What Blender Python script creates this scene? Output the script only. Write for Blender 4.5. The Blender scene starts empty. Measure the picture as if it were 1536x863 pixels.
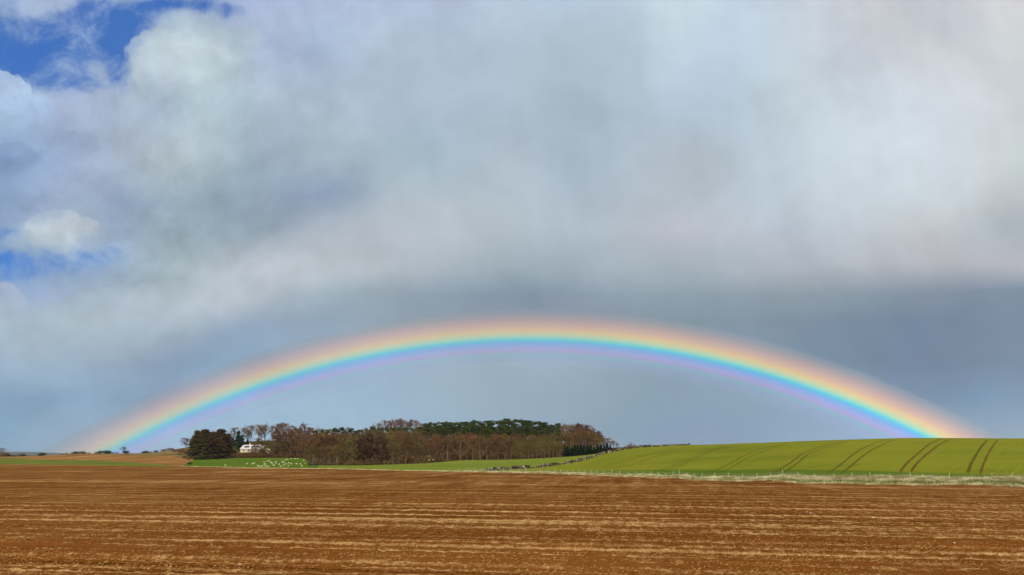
import bpy, bmesh, math, random
import numpy as np
from mathutils import Vector, Matrix
random.seed(7); RS = np.random.RandomState(7)
sc = bpy.context.scene
COL = sc.collection
R = math.radians

# ------------------------------------------------------------------ camera
F = 1390.0; YH = 682.0; CH = 5.3          # focal length and horizon in photo pixels, eye height over the field
TILT = math.atan((YH - 431.5) / F)
ct, st = math.cos(TILT), math.sin(TILT)
cam = bpy.data.cameras.new('camera'); co = bpy.data.objects.new('camera', cam); COL.objects.link(co)
cam.sensor_width = 36; cam.lens = 36 * F / 1536; cam.clip_end = 60000; cam.clip_start = .5
co.location = (0, 0, CH); co.rotation_euler = (math.pi/2 + TILT, 0, 0)
sc.camera = co

def ray(x, y):                              # direction per metre of distance
    zc = (431.5 - y) / F
    dy = ct - zc*st
    return ((x-768)/F/dy, (st + zc*ct)/dy)
def colpx(X, Y): return 768 + X/Y*F/ct      # pixel column (at the horizon) of a bearing

# ------------------------------------------------------------------ helpers
def tag(o, label=None, cat=None, group=None, kind=None):
    if label: o['label'] = label
    if cat: o['category'] = cat
    if group: o['group'] = group
    if kind: o['kind'] = kind
    return o
def empty(name, loc, rz=0):
    o = bpy.data.objects.new(name, None); COL.objects.link(o)
    o.location = loc; o.rotation_euler = (0, 0, rz); o.empty_display_size = .5
    return o
def mesh_obj(name, V, Fc, mat, parent=None, smooth=False):
    me = bpy.data.meshes.new(name)
    V = np.asarray(V, dtype=np.float32).reshape(-1, 3)
    if isinstance(Fc, np.ndarray):
        n, k = Fc.shape
        me.vertices.add(len(V)); me.vertices.foreach_set('co', V.ravel())
        me.loops.add(n*k); me.loops.foreach_set('vertex_index', Fc.ravel().astype(np.int32))
        me.polygons.add(n); me.polygons.foreach_set('loop_start', np.arange(0, n*k, k, dtype=np.int32))
        me.update(calc_edges=True)
    else:
        me.from_pydata([tuple(map(float, v)) for v in V], [], Fc)
    if smooth: me.polygons.foreach_set('use_smooth', np.ones(len(me.polygons), bool))
    me.materials.append(mat)
    o = bpy.data.objects.new(name, me); COL.objects.link(o)
    if parent: o.parent = parent
    return o
def copy_tree(o, parent=None):
    c = o.copy(); COL.objects.link(c)
    if parent: c.parent = parent
    for ch in list(o.children): copy_tree(ch, c)
    return c

def s2l(c):
    return tuple(((v/255)/12.92 if v/255 <= .04045 else ((v/255+.055)/1.055)**2.4) for v in c)

class NT:                                   # small node-writing helper
    def __init__(s, tree): s.t = tree; s.N = tree.nodes; s.L = tree.links
    def put(s, sock, v):
        if isinstance(v, bpy.types.NodeSocket): s.L.new(v, sock)
        elif v is not None:
            if isinstance(v, (tuple, list)) and len(v) == 3 and sock.type == 'RGBA': v = (*v, 1)
            sock.default_value = v
    def m(s, op, a, b=None, c=None, clamp=False):
        n = s.N.new('ShaderNodeMath'); n.operation = op; n.use_clamp = clamp
        s.put(n.inputs[0], a)
        if b is not None: s.put(n.inputs[1], b)
        if c is not None: s.put(n.inputs[2], c)
        return n.outputs[0]
    def v(s, op, a, b=None, sc_=None):
        n = s.N.new('ShaderNodeVectorMath'); n.operation = op
        s.put(n.inputs[0], a)
        if b is not None: s.put(n.inputs[1], b)
        if sc_ is not None: s.put(n.inputs['Scale'], sc_)
        return n.outputs['Value'] if op in ('DOT_PRODUCT', 'LENGTH', 'DISTANCE') else n.outputs[0]
    def xyz(s, x, y, z):
        n = s.N.new('ShaderNodeCombineXYZ'); s.put(n.inputs[0], x); s.put(n.inputs[1], y); s.put(n.inputs[2], z); return n.outputs[0]
    def sep(s, v):
        n = s.N.new('ShaderNodeSeparateXYZ'); s.put(n.inputs[0], v); return n.outputs
    def noise(s, vec, scale, detail=4, rough=.55, dist=0, dim='3D', col=False):
        n = s.N.new('ShaderNodeTexNoise'); n.noise_dimensions = dim
        s.put(n.inputs['Vector'], vec); n.inputs['Scale'].default_value = scale
        n.inputs['Detail'].default_value = detail; n.inputs['Roughness'].default_value = rough
        n.inputs['Distortion'].default_value = dist
        return n.outputs[1] if col else n.outputs[0]
    def ss(s, v, a, b, lo=0., hi=1., kind='SMOOTHSTEP'):
        n = s.N.new('ShaderNodeMapRange'); n.interpolation_type = kind
        s.put(n.inputs[0], v); s.put(n.inputs[1], a); s.put(n.inputs[2], b); s.put(n.inputs[3], lo); s.put(n.inputs[4], hi)
        return n.outputs[0]
    def mix(s, f, a, b, blend='MIX'):
        n = s.N.new('ShaderNodeMix'); n.data_type = 'RGBA'; n.blend_type = blend
        s.put(n.inputs[0], f); s.put(n.inputs[6], a); s.put(n.inputs[7], b)
        return n.outputs[2]
    def ramp(s, f, stops, mode='LINEAR'):
        n = s.N.new('ShaderNodeValToRGB'); cr = n.color_ramp; cr.interpolation = mode
        s.put(n.inputs[0], f)
        while len(cr.elements) < len(stops): cr.elements.new(.5)
        for e, (p, c) in zip(cr.elements, stops): e.position = p
        for e, (p, c) in zip(cr.elements, stops): e.position = p; e.color = (*c, 1)
        return n.outputs[0]

def mat(name, build, rough=1., spec=0.):
    m = bpy.data.materials.new(name); m.use_nodes = True
    t = NT(m.node_tree); b = t.N['Principled BSDF']
    b.inputs['Roughness'].default_value = rough
    b.inputs['Specular IOR Level'].default_value = spec
    r = build(t)
    bump = None
    if isinstance(r, tuple) and isinstance(r[0], bpy.types.NodeSocket): r, bump = r
    t.put(b.inputs['Base Color'], r)
    if bump is not None: t.L.new(bump, b.inputs['Normal'])
    return m
def bumpn(t, h, strength, dist):
    n = t.N.new('ShaderNodeBump'); t.put(n.inputs['Height'], h); n.inputs['Strength'].default_value = strength; n.inputs['Distance'].default_value = dist
    return n.outputs[0]
def pos(t):
    return t.N.new('ShaderNodeNewGeometry').outputs['Position']
def objco(t): return t.N.new('ShaderNodeTexCoord').outputs['Object']
def orand(t): return t.N.new('ShaderNodeObjectInfo').outputs['Random']
def simple(name, c1, c2, scale=2., rough=1., spec=0., rnd=0.):
    def b(t):
        f = t.noise(objco(t), scale, 4, .6)
        f = t.ss(f, .3, .7)
        c = t.mix(f, c1, c2)
        if rnd:
            k = t.m('MULTIPLY_ADD', orand(t), 2*rnd, 1-rnd)
            c = t.v('SCALE', c, None, k)
        return c
    return mat(name, b, rough, spec)

# numpy value noise for relief
_perm = RS.rand(512, 512)
def vnoise(x, y):
    xi = np.floor(x).astype(int); yi = np.floor(y).astype(int)
    fx = x-xi; fy = y-yi; fx = fx*fx*(3-2*fx); fy = fy*fy*(3-2*fy)
    a = _perm[xi & 511, yi & 511]; b = _perm[(xi+1) & 511, yi & 511]
    c = _perm[xi & 511, (yi+1) & 511]; d = _perm[(xi+1) & 511, (yi+1) & 511]
    return (a*(1-fx)+b*fx)*(1-fy)+(c*(1-fx)+d*fx)*fy - .5
def pchip(xs, ys, x):
    xs = np.asarray(xs, float); ys = np.asarray(ys, float); x = np.asarray(x, float)
    h = np.diff(xs); d = np.diff(ys)/h
    m = np.zeros(len(xs))
    for i in range(1, len(xs)-1):
        if d[i-1]*d[i] > 0:
            w1 = 2*h[i]+h[i-1]; w2 = h[i]+2*h[i-1]
            m[i] = (w1+w2)/(w1/d[i-1]+w2/d[i])
    m[0] = d[0]; m[-1] = d[-1]
    xc = np.clip(x, xs[0], xs[-1]); i = np.clip(np.searchsorted(xs, xc, 'right')-1, 0, len(h)-1)
    t = (xc-xs[i])/h[i]
    return (ys[i]*(2*t**3-3*t**2+1) + m[i]*h[i]*(t**3-2*t**2+t) + ys[i+1]*(-2*t**3+3*t**2) + m[i+1]*h[i]*(t**3-t**2))

# ------------------------------------------------------------------ terrain
EX = [-700, 0, 230, 300, 400, 460, 540, 600, 690, 740, 820, 900, 980, 1050, 1200, 1536, 2300]
EY = [614, 526, 433, 414, 368, 361, 335, 313, 295, 283, 265, 238, 218, 196, 175, 156, 122]
def edgeY(x): return np.interp(x, EX, EY)
# per picture column: (distance, picture row) of the ground beyond the ploughed field
TAB = {
 -700: [(700, 693), (900, 687), (1100, 685)],
 0:    [(640, 691.5), (760, 687.2), (900, 685), (1000, 688)],
 60:   [(620, 693), (740, 688), (880, 683.8), (1000, 688)],
 130:  [(560, 693.5), (700, 686), (850, 680.6), (1000, 686)],
 190:  [(520, 694), (640, 686.5), (790, 680.4), (950, 684)],
 225:  [(510, 694), (620, 686), (740, 679.6), (900, 682)],
 255:  [(490, 694), (600, 684.5), (700, 675.5), (860, 680)],
 280:  [(470, 695), (560, 689), (650, 679), (740, 671.5), (900, 673)],
 300:  [(470, 695.5), (570, 690.3), (650, 684), (760, 673), (900, 673)],
 345:  [(470, 695), (560, 690.5), (620, 686.5), (660, 680), (780, 668), (950, 664)],
 400:  [(450, 697), (520, 693), (610, 687.2), (650, 679), (760, 668), (950, 662)],
 455:  [(440, 698), (520, 693), (610, 687.2), (680, 679), (800, 668), (950, 662)],
 480:  [(420, 699.5), (470, 697), (540, 692), (620, 685), (720, 675), (900, 662)],
 540:  [(390, 700), (440, 698.2), (500, 694), (600, 684), (700, 672), (900, 660)],
 580:  [(370, 700.5), (440, 697.2), (500, 692), (600, 682), (700, 669), (900, 660)],
 640:  [(350, 701.2), (400, 698), (450, 694.9), (500, 690), (600, 678), (700, 667), (900, 660)],
 700:  [(330, 703), (400, 696), (460, 690.3), (500, 688), (600, 676), (700, 665), (900, 660)],
 740:  [(310, 704.3), (360, 699), (410, 694), (460, 689.9), (520, 685), (600, 676), (700, 666), (900, 660)],
 790:  [(300, 704.8), (350, 699), (400, 693.5), (450, 688.7), (520, 682), (600, 674), (700, 666), (900, 660)],
 840:  [(285, 705.5), (330, 700), (380, 694), (430, 688), (450, 686), (520, 680), (600, 674), (700, 668), (900, 664)],
 885:  [(265, 707), (310, 699.5), (360, 692), (410, 685.5), (440, 682), (520, 678), (600, 674), (900, 670)],
 930:  [(250, 707), (290, 698.5), (340, 689), (400, 679), (440, 674.5), (500, 672), (600, 671.5), (900, 676)],
 985:  [(232, 709), (270, 700), (320, 688), (380, 676), (430, 670), (470, 668.7), (600, 672), (900, 676)],
 1040: [(212, 711.8), (250, 701.5), (300, 688), (360, 675.5), (410, 669), (450, 667.7), (600, 672), (900, 676)],
 1100: [(200, 713), (240, 701.5), (290, 687), (350, 673.5), (400, 666.8), (430, 665.8), (600, 672), (900, 676)],
 1200: [(183, 714.5), (220, 701.5), (270, 685), (330, 670), (380, 663.3), (410, 662.2), (600, 670), (900, 676)],
 1300: [(177, 715), (210, 702), (260, 683.5), (320, 667.5), (370, 660.2), (400, 659), (600, 668), (900, 676)],
 1370: [(173, 716), (205, 702.5), (250, 684), (310, 667), (360, 658.5), (390, 657.2), (600, 668), (900, 676)],
 1536: [(164, 717.5), (195, 703.5), (240, 684), (300, 667), (350, 659.2), (380, 658), (600, 668), (900, 676)],
 2300: [(132, 722), (170, 703), (230, 684), (290, 670), (340, 664), (370, 663), (600, 670), (900, 676)],
}
YG = np.concatenate([np.arange(100, 700, 3), np.arange(700, 1100, 10), np.linspace(1100, 3200, 30)])
XC = np.array(sorted(TAB)); rows_ = []
for xk in XC:
    e = float(edgeY(xk))
    ks = [(0, 0.), (e*.5, 0.), (e, 0.)]
    for (Y, y) in TAB[xk]:
        ks.append((Y, CH + Y*(YH-y)/F/ (ct*ct) * ct*ct))
    # exact height for the picture row
    ks = ks[:3] + [(Y, CH + Y*ray(768, y)[1]) for (Y, y) in TAB[xk]]
    zl = ks[-1][1]
    ks += [(1500, min(zl, 4)-6), (2200, -12), (3300, -16)]
    rows_.append(pchip([k[0] for k in ks], [k[1] for k in ks], YG))
rows_ = np.array(rows_)
XG = np.arange(-700, 2301, 4.)
ZG = np.stack([pchip(XC, rows_[:, j], XG) for j in range(len(YG))], 1)
def terr_px(x, Y):
    x = np.clip(np.asarray(x, float), XG[0], XG[-1]-.01); Y = np.clip(np.asarray(Y, float), YG[0], YG[-1]-.01)
    fx = (x-XG[0])/4.; i = fx.astype(int); fx = fx-i
    j = np.clip(np.searchsorted(YG, Y, 'right')-1, 0, len(YG)-2); fy = (Y-YG[j])/(YG[j+1]-YG[j])
    z = (ZG[i, j]*(1-fx)+ZG[i+1, j]*fx)*(1-fy)+(ZG[i, j+1]*(1-fx)+ZG[i+1, j+1]*fx)*fy
    return np.where(Y <= YG[0], 0., z)
def terr(X, Y): return terr_px(colpx(np.asarray(X, float), np.maximum(np.asarray(Y, float), 1.)), Y)
def hit(x, y, y0=100., y1=1000.):           # where the sight line through a picture point meets the ground
    dx, dz = ray(x, y)
    Ys = np.arange(y0, y1, .5)
    zt = terr(dx*Ys, Ys); zr = CH + dz*Ys
    k = np.argmax(zt >= zr)
    if zt[k] < zr[k]: k = int(np.argmin(zr-zt))
    Y = Ys[k]
    return Vector((dx*Y, Y, float(zt[k])))
def at(x, Y, dz=0.):                        # ground point under picture column x at distance Y
    X = (x-768)/F*ct*Y
    return Vector((X, Y, float(terr(X, Y))+dz))

# boundary lines between the fields
WALLPX = [(731, 707.3), (742, 706), (756, 705), (770, 703.9), (785, 703.3), (800, 702.3), (815, 700.7), (830, 698.9), (840, 697.4), (850, 695.9), (860, 694.2), (870, 692), (880, 689.2), (890, 686), (902, 682.3), (915, 679.3), (930, 676), (945, 673.4), (957, 672.1), (970, 671), (985, 670.2), (1003, 669), (1018, 668.4), (1033, 668)]
WALL = [hit(x, y) for x, y in WALLPX]
wx = [colpx(p.x, p.y) for p in WALL]; wy = [p.y for p in WALL]
for i in range(1, len(wy)): wy[i] = max(wy[i], wy[i-1]+1.)
WBX = [-700, 262, 284, 300, 345, 400, 455, 475, 505, 540, 580, 620, 650, 700, 740, 780, 820, 845, 870, 890, 905, 930, 960]
WBY = [0, 0, 560, 585, 610, 612, 610, 450, 445, 440, 440, 445, 450, 458, 458, 452, 450, 450, 440, 436, 434, 445, 470]
def woodY(x): return np.interp(x, WBX, WBY)
ZF = 1350.0

def sheet(name, xs, ya, yb, n, material, lift=0., relief=None, label=None, kind='structure', ease=1.):
    xs = np.asarray(xs, float); ya = np.array([ya(x) for x in xs]); yb = np.array([yb(x) for x in xs])
    t = np.linspace(0, 1, n)**ease
    Y = ya[:, None]*(1-t)+yb[:, None]*t
    X = ((xs-768)/F*ct)[:, None]*Y
    Z = terr(X, Y)+lift
    if relief is not None: Z = Z+relief(X, Y)
    V = np.stack([X, Y, Z], 2).reshape(-1, 3)
    i = np.arange((len(xs)-1)*n).reshape(len(xs)-1, n)[:, :-1]
    Fc = np.stack([i, i+n, i+n+1, i+1], 2).reshape(-1, 4)
    o = mesh_obj(name, V, Fc, material, smooth=True); tag(o, label, kind=kind)
    return o

# ------------------------------------------------------------------ ground materials
ROWA = R(7.)
def soil_cols(t, dark, light, s=1.):
    p = t.sep(pos(t))
    ex = t.m('EXPONENT', t.m('MULTIPLY', t.m('MINIMUM', t.m('SUBTRACT', p[0], 10.), 300.), 1/30.))
    w = t.m('ADD', p[1], t.m('ADD', t.m('MULTIPLY', p[0], .10), t.m('MULTIPLY', t.m('LOGARITHM', t.m('ADD', ex, 1.), 2.718282), 9.)))
    a = t.m('SUBTRACT', t.m('MULTIPLY', p[0], math.cos(ROWA)), t.m('MULTIPLY', p[1], math.sin(ROWA)))
    wob = t.m('ADD', t.m('MULTIPLY', t.m('SINE', t.m('MULTIPLY_ADD', a, .013, 1.)), 1.2), t.m('MULTIPLY', t.m('SINE', t.m('MULTIPLY_ADD', a, .031, 2.)), .5))
    w = t.m('ADD', w, wob)
    def band(fw, fa, det, ro, off):
        return t.noise(t.xyz(t.m('MULTIPLY', a, fa), t.m('MULTIPLY', w, fw), off), 1., det, ro)
    b1 = band(.11, .004, 7, .82, 1.)
    b3 = band(.35, 1.9, 5, .75, 3.)
    b4 = band(.22, .10, 5, .7, 31.)
    b5 = band(.05, .55, 4, .8, 47.)
    b6 = band(.03, .0015, 6, .88, 61.)
    b7 = band(.016, .17, 5, .85, 71.)
    b5 = t.m('ADD', b5, t.m('MULTIPLY', t.m('ADD', t.m('SUBTRACT', b6, .5), t.m('MULTIPLY', t.m('SUBTRACT', b7, .5), .9)), t.ss(t.sep(pos(t))[1], 60., 220., .15, 3.2)))
    br = band(.03, .02, 4, .6, 13.)
    cf = t.noise(pos(t), 9., 4, .75)
    # ridge lines left by each pass of the drill
    lines = None; darks = None
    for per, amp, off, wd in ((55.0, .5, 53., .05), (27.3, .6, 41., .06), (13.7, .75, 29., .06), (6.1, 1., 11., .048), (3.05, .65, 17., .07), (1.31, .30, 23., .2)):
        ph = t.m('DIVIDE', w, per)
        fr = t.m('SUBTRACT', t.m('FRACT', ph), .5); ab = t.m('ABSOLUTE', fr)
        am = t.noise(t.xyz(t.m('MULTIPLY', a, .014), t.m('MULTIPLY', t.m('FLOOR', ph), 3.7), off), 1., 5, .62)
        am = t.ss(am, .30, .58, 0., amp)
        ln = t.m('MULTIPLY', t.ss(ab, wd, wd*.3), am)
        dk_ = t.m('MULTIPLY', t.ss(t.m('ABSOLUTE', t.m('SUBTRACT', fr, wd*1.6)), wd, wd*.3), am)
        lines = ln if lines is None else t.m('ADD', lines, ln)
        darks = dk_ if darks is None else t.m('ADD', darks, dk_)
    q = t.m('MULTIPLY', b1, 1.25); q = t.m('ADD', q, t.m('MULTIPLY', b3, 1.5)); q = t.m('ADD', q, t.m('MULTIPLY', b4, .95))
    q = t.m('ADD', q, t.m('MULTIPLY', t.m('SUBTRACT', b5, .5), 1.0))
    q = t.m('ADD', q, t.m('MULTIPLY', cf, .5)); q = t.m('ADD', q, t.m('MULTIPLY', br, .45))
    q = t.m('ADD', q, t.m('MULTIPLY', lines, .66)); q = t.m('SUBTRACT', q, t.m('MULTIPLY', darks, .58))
    return q, b3, cf
def m_plough(t):
    q, b3, cf = soil_cols(t, None, None)
    f = t.ss(q, 2.38, 3.12)
    big = t.noise(pos(t), .035, 3, .5)
    dk = t.mix(t.ss(big, .35, .65), (.148, .049, .0090), (.182, .066, .013))
    lt = t.mix(t.ss(cf, .35, .65), (.35, .185, .055), (.58, .36, .145))
    c = t.mix(f, dk, lt)
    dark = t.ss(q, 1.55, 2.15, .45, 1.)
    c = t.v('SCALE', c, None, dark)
    h = t.m('ADD', t.m('MULTIPLY', b3, .6), t.m('MULTIPLY', cf, .5))
    return c, bumpn(t, h, .9, .12)
M_plough = mat('ploughed_soil', m_plough)
def m_plough2(t):
    p = t.sep(pos(t))
    a2 = R(52)
    w = t.m('ADD', t.m('MULTIPLY', p[0], math.cos(a2)), t.m('MULTIPLY', p[1], math.sin(a2)))
    s = t.m('SINE', t.m('MULTIPLY', w, .55))
    n = t.noise(pos(t), .02, 4, .6); n2 = t.noise(pos(t), .4, 4, .6)
    xg = t.ss(p[0], -250, -215)
    amp = t.m('MULTIPLY_ADD', xg, .42, .03)
    f = t.m('ADD', t.m('MULTIPLY', s, amp), t.m('ADD', t.m('MULTIPLY', n, 1.2), t.m('MULTIPLY', n2, .5)))
    c = t.mix(t.ss(f, .45, 1.35), (.15, .055, .014), (.42, .23, .075))
    return c
M_plough2 = mat('ploughed_slope_soil', m_plough2)
def m_grass(dark, light, dry, sc1=.03, streak=.25, ang=30, head=False):
    def b(t):
        p = pos(t); s = t.sep(p); a = R(ang)
        v = t.m('SUBTRACT', t.m('MULTIPLY', s[0], math.cos(a)), t.m('MULTIPLY', s[1], math.sin(a)))
        u = t.m('ADD', t.m('MULTIPLY', s[0], math.sin(a)), t.m('MULTIPLY', s[1], math.cos(a)))
        n = t.noise(p, sc1, 5, .6); n2 = t.noise(p, 1.3, 4, .7)
        n3 = t.noise(t.xyz(t.m('MULTIPLY', v, 1.2), t.m('MULTIPLY', u, .02), 0), 1., 2, .6)
        f = t.m('ADD', t.m('MULTIPLY', n, 1.), t.m('ADD', t.m('MULTIPLY', n2, .45), t.m('MULTIPLY', n3, streak)))
        c = t.mix(t.ss(f, .55, 1.15), dark, light)
        pt = t.noise(p, .11, 5, .65)
        c = t.mix(t.ss(pt, .60, .74, 0., .55), c, dry)
        if head:
            dd = t.m('ADD', t.m('MULTIPLY', t.m('SUBTRACT', s[0], 86.), .806), t.m('MULTIPLY', t.m('SUBTRACT', s[1], 156.), .592))
            dd = t.m('ADD', dd, t.m('MULTIPLY', n, 8.))
            c = t.mix(t.ss(dd, 13., 24., .75, 0.), c, (.065, .125, .014))
        return c, bumpn(t, n2, .5, .15)
    return b
M_hill = mat('winter_wheat', m_grass((.108, .142, .013), (.205, .208, .018), (.23, .175, .025), .022, .5, head=True))
M_meadow = mat('light_meadow_grass', m_grass((.145, .185, .022), (.205, .225, .032), (.27, .25, .07), .015, .1))
M_pasture = mat('pasture_grass', m_grass((.080, .135, .014), (.125, .170, .020), (.16, .19, .04), .03, .05))
M_strip = mat('grass_strip', m_grass((.085, .115, .015), (.17, .18, .03), (.30, .24, .08), .03, .3, -70))
M_rough = mat('rough_hill_grass', m_grass((.13, .085, .03), (.26, .19, .075), (.09, .10, .02), .05, .1))
M_verge = mat('verge_soil_and_grass', m_grass((.13, .15, .035), (.26, .23, .09), (.36, .29, .14), .3, .1))
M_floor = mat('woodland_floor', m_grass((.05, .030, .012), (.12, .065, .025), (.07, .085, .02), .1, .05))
M_far = mat('distant_land', m_grass((.06, .09, .03), (.12, .13, .05), (.15, .12, .06), .004, .05))
M_hillfar = simple('heather_hill', (.10, .10, .09), (.13, .12, .10), .004)

# ------------------------------------------------------------------ ground sheets
def rowc(X, Y): return Y+.10*X+9*np.log1p(np.exp(np.minimum(X-10, 300)/30))
def relief(X, Y):
    w = rowc(X, Y); a = X*math.cos(ROWA)-Y*math.sin(ROWA)
    k = np.clip((150-Y)/60, 0, 1)
    w = w+1.2*np.sin(a*.013+1)+.5*np.sin(a*.031+2)
    r = .035*np.sin(w*2*np.pi/.82 + 2*vnoise(a*.1, w*.1))
    r = r + .10*vnoise(a*.03+9, w*.9) + .07*vnoise(a*.9, w*1.6) + .09*vnoise(a*3.1, w*3.7)+.05*vnoise(a*7.1, w*8.7)
    fr = np.abs(w/6.1-np.floor(w/6.1)-.5); r = r+.10*np.clip(1-fr/.09, 0, 1)
    fr = np.abs(w/3.05-np.floor(w/3.05)-.5); r = r+.05*np.clip(1-fr/.12, 0, 1)
    ke = np.clip((edgeY(colpx(X, Y))-Y)/12, 0, 1)
    return r*k*ke
xs_f = np.concatenate([np.arange(-700, -60, 20), np.arange(-60, 1600, 4), np.arange(1600, 2301, 20)])
def near_field():
    e = edgeY(xs_f)
    Yc = np.concatenate([[-60., -20, 5, 15, 22, 27], np.arange(29, 60, .11), np.arange(60, 104, .3)])
    tail = np.linspace(0, 1, 90)[1:]
    n = len(Yc)+len(tail)
    Y = np.concatenate([np.repeat(Yc[None], len(xs_f), 0), Yc[-1]*(1-tail)+e[:, None]*tail], 1)
    X = ((xs_f-768)/F*ct)[:, None]*np.maximum(Y, 27.)
    Ys = np.maximum(Y, 1.)
    Z = np.where(Y > 100, terr(X, Ys), 0) + relief(X, Y)
    V = np.stack([X, Y, Z], 2).reshape(-1, 3)
    i = np.arange((len(xs_f)-1)*n).reshape(len(xs_f)-1, n)[:, :-1]
    Fc = np.stack([i, i+n, i+n+1, i+1], 2).reshape(-1, 4)
    return tag(mesh_obj('ploughed_field', V, Fc, M_plough, smooth=True), 'wide brown ploughed field with straw-coloured rows in the foreground', kind='structure')
near_field()
def vw(x): return float(np.interp(x, [-700, 600, 700, 900, 1200, 1536, 2300], [1.2, 2, 4, 5, 6, 7, 8]))
def eY(x): return float(edgeY(x))
xs_all = np.arange(-700, 2301, 6.)
sheet('grass_verge', xs_all[(xs_all > 270)], eY, lambda x: eY(x)+vw(x), 5, M_verge)
def e2(x): return eY(x)+vw(x)
def wallY(x): return float(np.interp(x, wx, wy))
XW0 = wx[0]; XW1 = wx[-1]
# right-hand crop: from the verge up to the wall, or on over the crest
def hillB(x): return max(e2(x)+.5, wallY(x)) if x < XW1 else 1000.
sheet('crop_field', np.linspace(XW0, XW1, 101), e2, lambda x: max(e2(x)+.5, wallY(x)), 90, M_hill)
sheet('crop_field_crest', np.linspace(XW1, 2299, 211), e2, lambda x: 1000., 170, M_hill)
def meadB(x): return max(float(woodY(x)), meadA(x)+.5) if x < 958 else 1000.
def meadA(x): return e2(x) if x < XW0 else max(e2(x)+.5, wallY(x))
sheet('meadow', np.concatenate([np.arange(478, XW0, 4.), np.arange(XW0, XW1, 3.), [XW1]]), meadA, meadB, 60, M_meadow)
def pastB(x): return max(float(np.interp(x, [272, 278, 292, 296], [430, 440, 565, woodY(296)])), e2(x)+3) if x < 296 else max(float(woodY(x)), e2(x)+5)
sheet('sheep_pasture', np.arange(272, 479, 2.), e2, pastB, 60, M_pasture)
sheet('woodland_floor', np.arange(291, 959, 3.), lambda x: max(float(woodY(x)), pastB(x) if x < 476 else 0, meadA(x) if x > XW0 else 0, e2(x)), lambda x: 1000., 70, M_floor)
# left side: grass strip wedge, ploughed slope, rough ridge
def stripB(x): return float(np.interp(x, [-700, 0, 60, 120, 190, 240, 272], [690, 765, 700, 625, 530, 470, 430]))
def slopeB(x): return float(np.interp(x, [-700, 0, 60, 130, 200, 225, 255, 272], [900, 860, 850, 790, 690, 640, 600, 575]))
xl = np.arange(-700, 273, 4.); xl2 = np.concatenate([xl, np.arange(273, 292, 2.), [291.]]); xl2 = np.unique(xl2)
def slopeC(x): return max(slopeB(x), frontB(x)+3)
def frontB(x): return max(stripB(x), eY(x)+2) if x < 272 else pastB(x)
sheet('grass_strip', xl, eY, lambda x: max(stripB(x), eY(x)+2), 30, M_strip)
def stripM(x): return stripB(x)-6
sheet('field_margin', np.arange(20, 268, 4.), lambda x: max(stripM(x), eY(x)+1.5), lambda x: max(stripM(x), eY(x)+1.5)+(9 if x < 215 else 4), 4, M_verge, .03)
sheet('ploughed_slope', xl2, frontB, slopeC, 60, M_plough2)
def_ = 0
sheet('rough_ridge', xl2, slopeC, lambda x: 1000., 40, M_rough)
sheet('far_land', np.arange(-700, 2301, 20.), lambda x: 1000., lambda x: 3200., 30, M_far)
# the plain to the horizon
def disc(name, z, r, m):
    V = [(0, 0, z)]; Fc = []
    n = 96
    for i in range(n): V.append((r*math.cos(2*math.pi*i/n), r*math.sin(2*math.pi*i/n), z))
    for i in range(n): Fc.append((0, 1+i, 1+(i+1) % n))
    return tag(mesh_obj(name, V, Fc, m), kind='structure')
disc('ground', -16.4, 26000, M_far)
# far heather hill at the left
def far_hill():
    V = []; n, k = 60, 12
    Yc = 7000.
    for i in range(n+1):
        x = -260+i*(330/n)
        h = np.interp(x, [-260, -60, 10, 30, 42, 50, 55, 70], [676, 676.2, 678, 677.8, 678.3, 679.6, 682, 683.4])
        for j in range(k+1):
            s = j/k
            Y = Yc-1200+2400*s
            z = -18+(CH+Yc*ray(x, h)[1]+18)*math.sin(math.pi*s)**.8
            V.append(((x-768)/F*ct*Yc, Y, z))
    i = np.arange(n*(k+1)).reshape(n, k+1)[:, :-1]
    Fc = np.stack([i, i+k+1, i+k+2, i+1], 2).reshape(-1, 4)
    return tag(mesh_obj('distant_hill', V, Fc, M_hillfar, smooth=True), kind='structure')
far_hill()

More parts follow.
